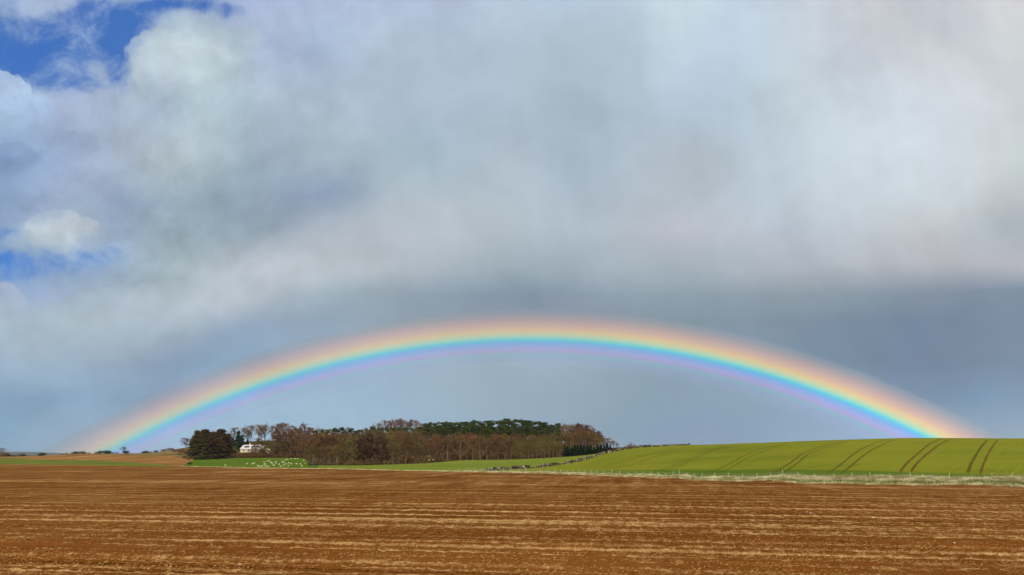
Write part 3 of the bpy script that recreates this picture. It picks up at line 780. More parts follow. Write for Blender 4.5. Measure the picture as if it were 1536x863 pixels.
# M right end
for x, yt, w, k in ((848, 634, 12, 'bare_grey'), (856, 637, 12, 'bare_grey'), (852, 640, 15, 'bare_red'), (861, 637.5, 16, 'bare_red'), (870, 635.5, 18, 'bare_red'), (879, 638, 18, 'bare_red'), (888, 642, 17, 'bare_red'), (895, 647, 15, 'bare_red'), (901, 652, 13, 'bare_brown')):
    auto(k, x, yt, 560+rr_.uniform(-8, 8), w, 'in the back rank')
for x, yt, w, k in ((846, 652, 16, 'bare_olive'), (856, 650, 17, 'bare_brown'), (867, 650, 17, 'bare_olive'), (878, 649, 17, 'bare_brown'), (888, 652, 16, 'bare_olive'), (897, 656, 14, 'bare_olive'), (905, 658, 12, 'bare_olive')):
    auto(k, x, yt, 490+rr_.uniform(-8, 8), w, 'in the middle rank')
for x, yt, w, k in ((850, 647, 16, 'bare_brown'), (860, 645, 17, 'bare_red'), (870, 643.5, 17, 'bare_brown'), (880, 645.5, 17, 'bare_red'), (890, 650, 16, 'bare_brown'), (898, 654, 14, 'bare_brown')):
    auto(k, x, yt, 525+rr_.uniform(-6, 6), w, 'in the rank behind the middle')
for x, yt, w in ((912, 657, 14), (920, 661, 12), (926, 666, 8)):
    auto('bare_grey', x, yt, 470+rr_.uniform(-4, 4), w, 'standing apart')
for k in range(15):
    x = 847+k*4.9
    auto('spruce', x, 669+rr_.uniform(-2, 3.5)-(k*.25), max(W(x), wallY(x))+5+rr_.uniform(0, 4), rr_.uniform(10, 15), 'in the low dense front rank')
# ridge shrubs along the upper wall
for x, y0, h in ((938, 674.2, 2.), (942, 674, 3.), (946, 673.5, 3.6), (953, 672, 1.6), (960, 671.5, 1.8), (967, 671, 1.4), (975, 670.5, 1.6), (1003, 668.8, 1.2), (1034, 667.8, 1.4), (951, 672, 2.5), (983, 0, 1.1), (990, 0, 1.0), (996, 0, 1.1), (1010, 0, .9), (1016, 0, 1.), (1022, 0, 1.), (1028, 0, 1.1)):
    Y = wallY(x)+2.; g = at(x, Y)
    plant(('shrub_brown', 'shrub_olive')[int(x) % 2], x, YH-(g.z+h-CH)/Y*F, Y, h*2.4/F*1.3*F*F/Y/F if False else 6,
          'taller bare shrub by the stone wall just right of the wood' if h > 2.9 else 'low bare shrub along the ridge end of the stone wall', group='shrubs along the stone wall')
# left ridge
L_ = [(2, 672, 14, 'bare_grey', 'bare tree on the ridge at the far left edge'), (5, 677, 14, 'shrub_brown', 'brown shrub below the bare tree at the far left edge'),
      (13, 679.5, 5, 'shrub_dark', 'dark evergreen shrub next to the red brick shed')]
for x, yt, w, k, lab in L_: plant(k, x, yt, 885, w, lab)
for x, h, k in ((17, 2.2, 'shrub_brown'), (21, 1.6, 'shrub_dark'), (27, 2.5, 'shrub_brown'), (32, 3.2, 'shrub_brown'), (36, 2.8, 'shrub_dark'), (60, 2.4, 'shrub_dark'), (64, 3.6, 'shrub_dark'),
                (93, 1.6, 'shrub_brown'), (100, 2, 'shrub_brown'), (108, 2.2, 'shrub_brown'), (113, 3., 'shrub_dark'), (118, 2.8, 'shrub_brown'), (124, 3, 'shrub_dark'), (129, 2, 'shrub_brown'),
                (134, 1.8, 'shrub_olive'), (143, 2, 'shrub_olive'), (150, 3.4, 'shrub_dark'), (160, 4.2, 'shrub_dark'), (163, 3., 'shrub_dark'), (170, 1.8, 'shrub_brown'), (176, 1.8, 'shrub_brown'), (189, 3.6, 'shrub_dark'),
                (219, 2.6, 'shrub_dark'), (226, 1.8, 'shrub_olive'), (234, 2.2, 'shrub_dark'), (243, 2., 'shrub_brown'), (247, 2.4, 'shrub_brown'), (253, 2.6, 'shrub_red'), (258, 2.2, 'shrub_red')):
    Yr = float(np.interp(x, [0, 60, 130, 190, 225, 255], [895, 878, 848, 788, 738, 700]))-2; g = at(x, Yr)
    pl = 'near the red brick shed' if x < 40 else ('where the distant hill ends' if x < 70 else ('left of the lone bare tree' if x < 180 else ('by the lone bare tree' if x < 200 else 'right of the lone bare tree')))
    plant(k, x, YH-(g.z+h-CH)/Yr*F, Yr, h*1.7/Yr*F, f'{DESC[k]} on the left ridge, {pl}', group='shrubs along the left ridge')
plant('shrub_yel', 214, 677.3, 745, 5.5, 'small round green bush alone on the left ridge')
plant('bare_grey', 185, 669.8, 785, 8.5, 'lone small bare tree on the left ridge under the rainbow foot')
for x, y0, h, k in ((262, 676, 3, 'shrub_red'), (268, 677, 3.4, 'shrub_brown'), (274, 677, 3.5, 'shrub_red'), (279, 680, 3.5, 'shrub_brown'), (283, 684, 4, 'shrub_olive'), (270, 681, 2.2, 'shrub_olive'), (277, 686, 2.5, 'shrub_olive'), (283, 688, 3, 'shrub_olive')):
    p = hit(x, y0+2, 450, 900); Y = p.y
    plant(k, x, YH-(p.z+h-CH)/Y*F, Y, 8, f'{DESC[k]} on the rough slope left of the dark conifers', group='shrubs on the rough slope')
plant('shrub_dark', 285.5, 692.5, hit(285, 697).y, 6, 'small dark bush at the bottom corner between the pasture and the ploughed slope')

# ------------------------------------------------------------------ buildings
M_cream = simple('cream_render', (.52, .43, .26), (.60, .50, .32), .8, .85)
M_proof = simple('pale_roof_sheet', (.46, .41, .40), (.58, .53, .50), .6, .6, .3)
M_glass = mat('dark_window_glass', lambda t: (.03, .035, .045, 1), .15, .5)
M_whitep = simple('white_paint', (.74, .74, .72), (.8, .8, .78), 1., .5)
M_brickr = simple('red_brick', (.30, .08, .04), (.38, .12, .06), 3.)
M_slate = simple('dark_slate', (.05, .05, .055), (.09, .09, .095), 2.)
def box_g(g, x0, x1, y0, y1, z0, z1):
    i = len(g.V); g.V += [Vector(v) for v in ((x0, y0, z0), (x1, y0, z0), (x1, y1, z0), (x0, y1, z0), (x0, y0, z1), (x1, y0, z1), (x1, y1, z1), (x0, y1, z1))]
    g.F += [tuple(i+k for k in f) for f in ((0, 3, 2, 1), (4, 5, 6, 7), (0, 1, 5, 4), (1, 2, 6, 5), (2, 3, 7, 6), (3, 0, 4, 7))]
def boxo(name, b, m_, par):
    g = G(); box_g(g, *b); return g.obj(name, m_, par)
def gable(root, L, Wd, hw, hr, mw, mr, over=.4, hip=0.):
    g = G(); V = [(-L/2, -Wd/2, 0), (L/2, -Wd/2, 0), (L/2, Wd/2, 0), (-L/2, Wd/2, 0), (-L/2, -Wd/2, hw), (L/2, -Wd/2, hw), (L/2, Wd/2, hw), (-L/2, Wd/2, hw), (-L/2, 0, hw+hr), (L/2, 0, hw+hr)]
    V = [(x*(1 if i < 8 else 1-hip*.02), y, z-.0) for i, (x, y, z) in enumerate(V)]
    g.V = [Vector(v) for v in V]; g.F = [(0, 1, 5, 4), (1, 2, 6, 9, 5), (2, 3, 7, 6), (3, 0, 4, 8, 7)]
    g.obj('wall', mw, root)
    r = G(); o = over; th = .16; sl = hr/(Wd/2)
    for s in (-1, 1):
        y1 = s*(Wd/2+o); z1 = hw-o*sl
        i = len(r.V)
        xi = L/2+o-hip
        r.V += [Vector(v) for v in ((-L/2-o, y1, z1+.02), (L/2+o, y1, z1+.02), (xi, 0, hw+hr+.02), (-xi, 0, hw+hr+.02), (-L/2-o, y1, z1+.02+th), (L/2+o, y1, z1+.02+th), (xi, 0, hw+hr+.02+th), (-xi, 0, hw+hr+.02+th))]
        r.F += [tuple(i+k for k in f) for f in ((0, 3, 2, 1), (4, 5, 6, 7), (0, 1, 5, 4), (1, 2, 6, 5), (2, 3, 7, 6), (3, 0, 4, 7))]
    return r.obj('roof', mr, root)
hp = at(380.5, 650.)
house = tag(empty('farmhouse', hp+Vector((0, 0, .2)), R(-4)), 'low cream farmhouse with a pale roof and dark skylights half hidden by garden trees', 'house')
HL = 35/F*650
rf = gable(house, HL, 7.5, 2.6, 2.5, M_cream, M_proof, .45, 1.2)
sl = 2.5/3.75
def skyl(x0, x1):
    g = G(); ya, yb = -2.9, -1.3
    za, zb = 2.6+2.5+.2+ya*sl+.02, 2.6+2.5+.2+yb*sl+.02
    i = 0
    g.V = [Vector(v) for v in ((x0, ya, za-.05), (x1, ya, za-.05), (x1, yb, zb-.05), (x0, yb, zb-.05), (x0, ya, za+.06), (x1, ya, za+.06), (x1, yb, zb+.06), (x0, yb, zb+.06))]
    g.F = [(4, 5, 6, 7), (0, 1, 5, 4), (1, 2, 6, 5), (2, 3, 7, 6), (3, 0, 4, 7)]
    return g.obj('skylight', M_glass, rf)
skyl(-HL/2+2.2, -HL/2+5.6); skyl(-HL/2+7., -HL/2+8.9); skyl(-HL/2+10.3, -HL/2+11.4)
g = G(); box_g(g, -HL/2+4.6, -HL/2+5.4, .2, 1., 4.6, 6.3); box_g(g, -HL/2+4.5, -HL/2+5.5, .1, 1.1, 6.3, 6.42); g.obj('chimney', M_cream, rf)
for x0, w in ((-6.5, 1.4), (-3.2, 1.8), (1., 1.6), (5., 1.6)):
    f_ = boxo('window', (x0, x0+w, -3.84, -3.7, .9, 2.1), M_whitep, house)
    boxo('pane', (x0+.1, x0+w-.1, -3.87, -3.845, 1., 2.), M_glass, f_)
dr = boxo('door', (-.9, 0., -3.83, -3.7, 0, 2.05), M_brickr, house)
boxo('handle', (-.2, -.12, -3.9, -3.835, 1., 1.12), M_slate, dr)
p = at(400.5, 640); shed = tag(empty('garden_shed', p, R(20)), 'small cream shed just right of the farmhouse behind the hedge', 'shed')
gable(shed, 3., 2.6, 2.6, 1.1, M_cream, M_cream, .15)
boxo('door', (-.45, .45, -1.36, -1.27, 0, 1.95), M_whitep, shed)
p = at(404.8, 640); s2 = tag(empty('water_tank', p), 'tiny white tank on a stand right of the small cream shed', 'tank')
boxo('tank', (-.5, .5, -.4, .4, 1.3, 2.2), M_whitep, s2)
for sx in (-.4, .4): boxo('leg', (sx-.05, sx+.05, -.05, .05, 0, 1.3), M_slate, s2)
p = at(9, 893); s3 = tag(empty('brick_shed', p, R(8)), 'small red brick shed among shrubs on the ridge at the far left', 'shed')
gable(s3, 4.2, 3., 2., .9, M_brickr, M_slate, .2)
boxo('door', (-.45, .45, -1.56, -1.48, 0, 1.9), M_slate, s3)

# black feed troughs at the pasture corner
M_black = simple('black_plastic', (.006, .007, .008), (.012, .014, .016), 2., .5, .4)
M_stone = simple('grey_field_stone', (.20, .17, .13), (.42, .37, .28), 1.1)
def trough(x, wpx, lab):
    q = hit(x, 699.6, 380); Y = q.y; L = wpx/F*Y
    r = tag(empty('feed_trough', q+Vector((0, 0, 0)), R(5)), lab, 'trough', 'black troughs at the corner of the sheep pasture')
    g = G(); n = 10                       # rounded hull
    for i in range(n+1):
        xx = -L/2+L*i/n; e = .55+.45*math.sin(math.pi*i/n)**.5
        sec = [(-.45, 1.0), (-.5, .78), (-.36, .52), (0, .46), (.36, .52), (.5, .78), (.45, 1.0), (.40, 1.0), (.42, .8), (.3, .6), (0, .55), (-.3, .6), (-.42, .8), (-.40, 1.0)]
        for (yy, zz) in sec: g.V.append(Vector((xx, yy*e, .5+(zz-.5)*1.35)))
        if i:
            for k in range(14): a = (i-1)*14; g.F.append((a+k, a+(k+1) % 14, a+14+(k+1) % 14, a+14+k))
    g.F.append(tuple(range(13, -1, -1))); g.F.append(tuple(n*14+k for k in range(14)))
    g.obj('trough_body', M_black, r, True)
    for s in (-.38, .38):
        boxo('leg', (s*L-.07, s*L+.07, -.3, .3, 0, .5), M_black, r)
trough(470, 14, 'long black trough at the pasture corner below the sheep, left of the two')
trough(491.5, 10, 'shorter black trough under the bare trees, right of the two')

# ------------------------------------------------------------------ stone wall
def stone(g, c, s, rnd):
    i = len(g.V)
    a = rnd.random()*6.28; ca, sa = math.cos(a), math.sin(a)
    for (x, y, z) in ((-1, -1, -1), (1, -1, -1), (1, 1, -1), (-1, 1, -1), (-1, -1, 1), (1, -1, 1), (1, 1, 1), (-1, 1, 1)):
        x *= s[0]*rnd.uniform(.6, 1); y *= s[1]*rnd.uniform(.6, 1); z *= s[2]*rnd.uniform(.6, 1)
        g.V.append(c+Vector((x*ca-y*sa, x*sa+y*ca, z)))
    g.F += [tuple(i+k for k in f) for f in ((0, 3, 2, 1), (4, 5, 6, 7), (0, 1, 5, 4), (1, 2, 6, 5), (2, 3, 7, 6), (3, 0, 4, 7))]
def m_wall(t):
    n = t.noise(pos(t), .7, 3, .7); n2 = t.noise(pos(t), .25, 3, .6)
    c = t.mix(t.ss(n, .50, .66), (.035, .028, .02), (.42, .36, .24))
    return t.mix(t.ss(n2, .5, .62, 0, .7), c, (.14, .15, .04))
M_wall = mat('lichened_wall_stone', m_wall)
def stone_wall():
    rnd = random.Random(5); g = G()
    P = []
    for a, b in zip(WALL[:-1], WALL[1:]):
        n = max(1, int((b-a).length/.55))
        for k in range(n): P.append(a.lerp(b, k/n))
    for i, p in enumerate(P):
        gap = math.sin(i*.21)+math.sin(i*.083+1)
        if colpx(p.x, p.y) > 985: gap = -1.3 if i % 3 else -.9
        layers = 3 if gap > -.6 else (2 if gap > -1.2 else 1)
        for L in range(layers):
            if rnd.random() < .12: continue
            for s in (-1, 1):
                c = Vector((p.x+rnd.uniform(-.2, .2), p.y+s*.22+rnd.uniform(-.1, .1), 0)); c.z = float(terr(c.x, c.y))+.15+L*.34+rnd.uniform(-.06, .06)
                stone(g, c, (rnd.uniform(.25, .45), rnd.uniform(.2, .34), rnd.uniform(.16, .26)), rnd)
        if rnd.random() < .35:
            c = Vector((p.x+rnd.uniform(-1, 1), p.y+rnd.uniform(-1.8, -.6), 0)); c.z = float(terr(c.x, c.y))+.08
            stone(g, c, (.28, .28, .2), rnd)
    return tag(g.obj('stone_wall', M_wall), 'tumbledown grey drystone wall curving up the slope between the two green fields', 'wall')
stone_wall()

# ------------------------------------------------------------------ fence along the field edge
M_post = simple('weathered_post_wood', (.32, .29, .19), (.50, .46, .32), 2.)
M_wire = mat('galvanised_wire', lambda t: (.35, .35, .35, 1), .4, .5)
def edge_pt(x, off): Y = e2(x)+off; return at(x, Y)
FP = []; acc = 0; last = None
for x in np.arange(688, 1640, 1.):
    p = edge_pt(x, -1.2)
    if last is None or (p-last).length >= 3.3+rr_.uniform(-.3, .3): FP.append(p); last = p
fence = tag(empty('wire_fence', FP[0]), 'post and wire fence with pale wooden posts along the edge of the ploughed field', 'fence')
tops = []
for i, p in enumerate(FP):
    h = rr_.uniform(1.0, 1.28)*(1.25 if i % 9 == 4 else 1); lean = Vector((rr_.uniform(-.09, .09), rr_.uniform(-.05, .05), 0))
    g = G(); q = p-FP[0]
    g.tube([q+Vector((0, 0, -.3)), q+lean*.5+Vector((0, 0, h*.5)), q+lean+Vector((0, 0, h)), q+lean+Vector((0, 0, h+.03))], [.07, .065, .06, .02], 6)
    g.obj('post', M_post, fence); tops.append((q, lean, h))
for fz in (.45, .8, 1.05):
    g = G(); pts = [q+l*(fz/h)+Vector((0, -.08, fz)) for q, l, h in tops]
    g.tube(pts, [.008]*len(pts), 3); g.obj('wire', M_wire, fence)
for j, (x, y) in enumerate(((850, 695.5), (878, 689), (891, 685.5), (903, 681), (913, 679.5), (814, 701), (865, 693))):
    p = hit(x, y+1.); p.y -= 1.2; p.z = float(terr(p.x, p.y)); g = G()
    g.tube([Vector((0, 0, -.2)), Vector((.03, 0, 1.)), Vector((.05, 0, 1.45))], [.09, .085, .07], 6)
    o = g.obj('wooden_post', M_post); o.location = p
    tag(o, 'short pale wooden post standing just in front of the tumbledown stone wall', 'post', 'posts beside the stone wall')

# ------------------------------------------------------------------ grasses
def m_tuft(t):
    n = t.noise(pos(t), .35, 3, .6); n2 = t.noise(pos(t), 3., 2, .6)
    f = t.m('ADD', n, t.m('MULTIPLY', n2, .5))
    return t.mix(t.ss(f, .6, .95), (.25, .22, .08), (.64, .56, .33))
M_tuft = mat('dry_grass_blades', m_tuft)
M_gtuft = simple('green_grass_blades', (.10, .13, .03), (.17, .19, .05), .5)
def tufts(name, n, xr, offr, h, m_, seed, nb=7, lab=None, w=.035, power=1.):
    rnd = random.Random(seed); V = []; Fc = []
    for k in range(n):
        x = xr[0]+(xr[1]-xr[0])*rnd.random()**power
        v = vw(x); off = rnd.uniform(*offr)*v; Y = eY(x)+off
        X = (x-768)/F*ct*Y; z = float(terr(X, Y)); hh = h*rnd.uniform(.5, 1.25)*min(1., .45+v/9)
        lx, ly = rnd.uniform(-.3, .5), rnd.uniform(-.3, .3)
        for b in range(nb):
            a = rnd.random()*6.28; r = rnd.uniform(.02, .22); bx, by = X+math.cos(a)*r, Y+math.sin(a)*r
            tx, ty = bx+math.cos(a)*hh*rnd.uniform(.1, .5)+lx*hh, by+math.sin(a)*hh*rnd.uniform(.1, .5)+ly*hh
            th = hh*rnd.uniform(.6, 1); s = rnd.random()*6.28; cx, cy = math.cos(s)*w, math.sin(s)*w
            mx, my = bx*.6+tx*.4, by*.6+ty*.4
            i = len(V); V += [(bx-cx, by-cy, z-.03), (bx+cx, by+cy, z-.03), (mx+cx*.8, my+cy*.8, z+th*.65), (mx-cx*.8, my-cy*.8, z+th*.65), (tx, ty, z+th)]
            Fc += [(i, i+1, i+2, i+3), (i+3, i+2, i+4)]
    return tag(mesh_obj(name, V, Fc, m_), lab, kind='stuff')
tufts('dry_verge_grass', 9000, (700, 1640), (.45, 1.1), .62, M_tuft, 3, lab='pale dry tussocky grass along the fence', power=.8)
tufts('dry_verge_grass', 3200, (700, 1640), (-.12, .25), .38, M_tuft, 4, nb=5, lab='short dry grass at the edge of the ploughed soil', power=.8)
tufts('green_verge_grass', 5000, (760, 1640), (.05, .7), .36, M_gtuft, 5, nb=6, lab='green grass low on the verge bank', power=.8)
tufts('dry_verge_grass', 2600, (272, 720), (-.1, 1.2), .45, M_tuft, 6, nb=5, w=.05)

# ------------------------------------------------------------------ straw and clods on the near soil
M_straw = simple('straw_pieces', (.42, .24, .07), (.68, .44, .17), 1.2)
M_clod = simple('soil_clods', (.16, .06, .013), (.24, .105, .03), 1.4)
def litter(name, n, m_, seed, kind, lab):
    rs = np.random.RandomState(seed)
    u = rs.rand(n*5)**1.25; Y = 27*(150/27.)**u
    X = (rs.rand(n*5)-.5)*1.35*Y
    w = rowc(X, Y); a = X*math.cos(ROWA)-Y*math.sin(ROWA)
    d = vnoise(a*.02+5, w*.8)+.6*vnoise(a*.05+50, w*2.3+9)+.5*vnoise(a*.15, w*.25)
    keep = (d+rs.rand(n*5)*.6) > (.34 if kind == 's' else -.1)
    X, Y = X[keep][:n], Y[keep][:n]; n = len(X)
    Z = relief(X, Y)
    if kind == 's':
        L = rs.uniform(.04, .13, n); wd = rs.uniform(.006, .015, n)
        th = rs.normal(0, .9, n); up = rs.normal(.15, .35, n)
        dx, dy, dz = np.cos(th)*L, np.sin(th)*L, np.abs(np.sin(up))*L
        P0 = np.stack([X-dx/2, Y-dy/2, Z+.005], 1); P1 = np.stack([X+dx/2, Y+dy/2, Z+.02+dz], 1)
        o = np.stack([-np.sin(th)*wd*.3, np.cos(th)*wd*.3, wd], 1)
        V = np.stack([P0, P1, P1+o, P0+o], 1).reshape(-1, 3)
        Fc = np.arange(4*n).reshape(n, 4)
    else:
        s = rs.uniform(.02, .06, n)*(1+1.2*(rs.rand(n) > .93)); base = np.array([(1, 0, -.4), (-.5, .9, -.4), (-.5, -.9, -.4), (0, 0, .9), (.4, .5, .5), (-.6, .1, .5)])
        V = (np.stack([X, Y, Z+.01], 1)[:, None, :]+base[None]*s[:, None, None]*rs.uniform(.7, 1.3, (n, 6, 3))).reshape(-1, 3)
        f = np.array([(0, 1, 4), (1, 5, 4), (1, 2, 5), (2, 0, 3), (0, 4, 3), (4, 5, 3), (5, 2, 3)])
        Fc = (f[None]+6*np.arange(n)[:, None, None]).reshape(-1, 3)
    return tag(mesh_obj(name, V, Fc, m_), lab, kind='stuff')
litter('straw_litter', 60000, M_straw, 1, 's', 'bits of pale straw scattered along the soil rows')
litter('soil_clods', 30000, M_clod, 2, 'c', 'small clods of brown soil')
M_chalk = simple('pale_stone', (.55, .48, .38), (.75, .68, .56), 3.)
rnd = random.Random(17)
for (x, y, s, lab) in ((1091, 811, .12, 'flat pale stone lying on the soil right of the centre'), (986, 849, .05, 'small upright pale stone near the bottom right'),
                       (1432, 818, .05, 'small pale stone in the soil at the right'), (1216, 771, .09, 'pale stone up the field at the right'),
                       (1310, 778, .09, 'pale stone near the right side of the field'), (360, 848, .05, 'small pale stone in the soil at the lower left')):
    d = ray(x, y); Y = -CH/d[1]; g = G()
    bm = bmesh.new(); bmesh.ops.create_icosphere(bm, subdivisions=2, radius=1)
    for v in bm.verts: v.co = Vector((v.co.x*s*1.5, v.co.y*s, v.co.z*s*.45))*rnd.uniform(.82, 1.1)
    me = bpy.data.meshes.new('stone'); bm.to_mesh(me); bm.free(); me.materials.append(M_chalk)
    o = bpy.data.objects.new('stone', me); COL.objects.link(o); o.location = (d[0]*Y, Y, float(relief(np.array([d[0]*Y]), np.array([Y]))[0])+s*.25); o.rotation_euler = (0, 0, rnd.uniform(-.3, .3))
    tag(o, lab, 'stone', 'pale stones on the ploughed field')

# ------------------------------------------------------------------ sheep
M_wool = simple('sheep_wool', (.48, .42, .27), (.60, .54, .38), 5.)
def skin_mesh(name, verts, edges, rad, sub=1):
    me = bpy.data.meshes.new(name); me.from_pydata(verts, edges, [])
    o = bpy.data.objects.new(name, me); COL.objects.link(o)
    md = o.modifiers.new('s', 'SKIN'); md.use_smooth_shade = True
    for i, r in enumerate(rad):
        r = r if isinstance(r, tuple) else (r, r)
        me.skin_vertices[0].data[i].radius = r
    me.skin_vertices[0].data[0].use_root = True
    ms = o.modifiers.new('u', 'SUBSURF'); ms.levels = ms.render_levels = sub
    dg = bpy.context.evaluated_depsgraph_get(); nm = bpy.data.meshes.new_from_object(o.evaluated_get(dg))
    bpy.data.objects.remove(o); bpy.data.meshes.remove(me)
    return nm
def sheep_mesh(graze):
    V = [(-.1, 0, .62), (-.42, 0, .64), (-.52, 0, .60), (.22, 0, .64), (.42, 0, .66)]
    E_ = [(0, 1), (1, 2), (0, 3), (3, 4)]; Rr = [(.25, .25), (.23, .23), (.13, .13), (.24, .25), (.17, .18)]
    head = [(.56, 0, .52), (.62, 0, .30), (.68, 0, .12)] if graze else [(.55, 0, .80), (.64, 0, .90), (.82, 0, .84)]
    for i, (h, r) in enumerate(zip(head, (.12, .095, .05))):
        V.append(h); E_.append((len(V)-2 if i else 4, len(V)-1)); Rr.append(r)
    hb = len(V)-2
    for s in (-1, 1):
        V.append((V[hb][0]-.04, s*.12, V[hb][2]+.05)); E_.append((hb, len(V)-1)); Rr.append(.025)
    V.append((-.60, 0, .48)); E_.append((2, len(V)-1)); Rr.append(.035)
    for bx, par in ((-.38, 1), (.30, 3)):
        for s in (-1, 1):
            i0 = len(V)
            V += [(bx, s*.14, .42), (bx+(-.04 if bx < 0 else .02), s*.14, .24), (bx, s*.14, .02)]
            E_ += [(par, i0), (i0, i0+1), (i0+1, i0+2)]; Rr += [.085, .04, .032]
    me = skin_mesh('sheep', V, E_, Rr, 1); me.materials.clear(); me.materials.append(M_wool)
    return me
SM = [sheep_mesh(True), sheep_mesh(False)]
SP = [(543, 613), (770, 598), (825, 600), (842, 592), (882, 620), (895, 629), (925, 628), (948, 580), (955, 605), (963, 627), (980, 570), (987, 626), (1002, 567), (1020, 585), (1031, 594), (1048, 615), (1067, 578), (1071, 592), (1105, 603), (1120, 635), (1140, 575), (1150, 588), (1152, 615), (1175, 600), (1172, 560), (1192, 552), (1200, 620), (1207, 590), (1230, 545), (1232, 600), (1268, 543), (1285, 600), (1298, 545), (1325, 600), (1340, 622), (1378, 592), (1360, 565)]
SPX = [(260+a/6.96, 610+b/6.96) for a, b in SP]
def add_sheep(i, p, lab):
    o = bpy.data.objects.new('sheep', SM[i % 3 == 1]); COL.objects.link(o); o.location = p
    o.rotation_euler = (0, 0, rr_.choice([0, math.pi])+rr_.uniform(-.8, .8)); k = rr_.uniform(.68, .82); o.scale = (k, k, k)
    tag(o, lab, 'sheep', 'white sheep grazing')
for i, (x, y) in enumerate(SPX):
    if i == 0: lab = 'lone white sheep far to the left of the flock'
    elif i == 1: lab = 'white sheep on its own between the lone sheep and the main flock'
    elif i in (2, 3): lab = 'one of two white sheep close together at the left of the flock'
    elif y < 690.5 and x > 425: lab = 'white sheep high up by the trees at the right of the pasture'
    elif x > 444: lab = 'white sheep at the right side of the pasture'
    elif y > 699: lab = 'white sheep low down next to the ploughed soil'
    else: lab = 'white sheep in the middle of the flock'
    add_sheep(i, hit(x, min(y+1., 701.2), float(e2(x))+3, 608), lab)
for i, (x, y) in enumerate(((643.6, 688.2), (649.6, 688), (656.5, 688.6))):
    p = at(x, 487+i*2); add_sheep(i, p, ('left', 'middle', 'right')[i]+' one of the three white sheep in the clearing by the middle of the wood')

# ------------------------------------------------------------------ bird
def bird():
    V = [(0, .16, 0), (.035, .05, .02), (0, .05, .04), (-.035, .05, .02), (0, .05, -.02), (.03, -.1, .01), (0, -.1, .03), (-.03, -.1, .01), (0, -.1, -.02), (.05, -.24, 0), (-.05, -.24, 0), (0, -.2, .012),
         (.22, .07, .13), (.22, -.04, .12), (.48, -.03, .10), (-.22, .07, .13), (-.22, -.04, .12), (-.48, -.03, .10)]
    Fc = [(0, 2, 1), (0, 3, 2), (0, 4, 3), (0, 1, 4), (1, 2, 6, 5), (2, 3, 7, 6), (3, 4, 8, 7), (4, 1, 5, 8), (5, 6, 11, 9), (6, 7, 10, 11), (7, 8, 11, 10), (8, 5, 9, 11),
          (1, 12, 13, 5), (12, 14, 13), (3, 7, 16, 15), (15, 16, 17)]
    o = mesh_obj('bird', V, Fc, simple('dark_feathers', (.02, .02, .022), (.04, .04, .042), 8.))
    Y = 210.; d = ray(579.8, 610.8); o.location = (d[0]*Y, Y, CH+d[1]*Y); o.rotation_euler = (0, .2, .5)
    md = o.modifiers.new('t', 'SOLIDIFY'); md.thickness = .012
    tag(o, 'tiny dark bird flying in the sky above the wood', 'bird')
bird()

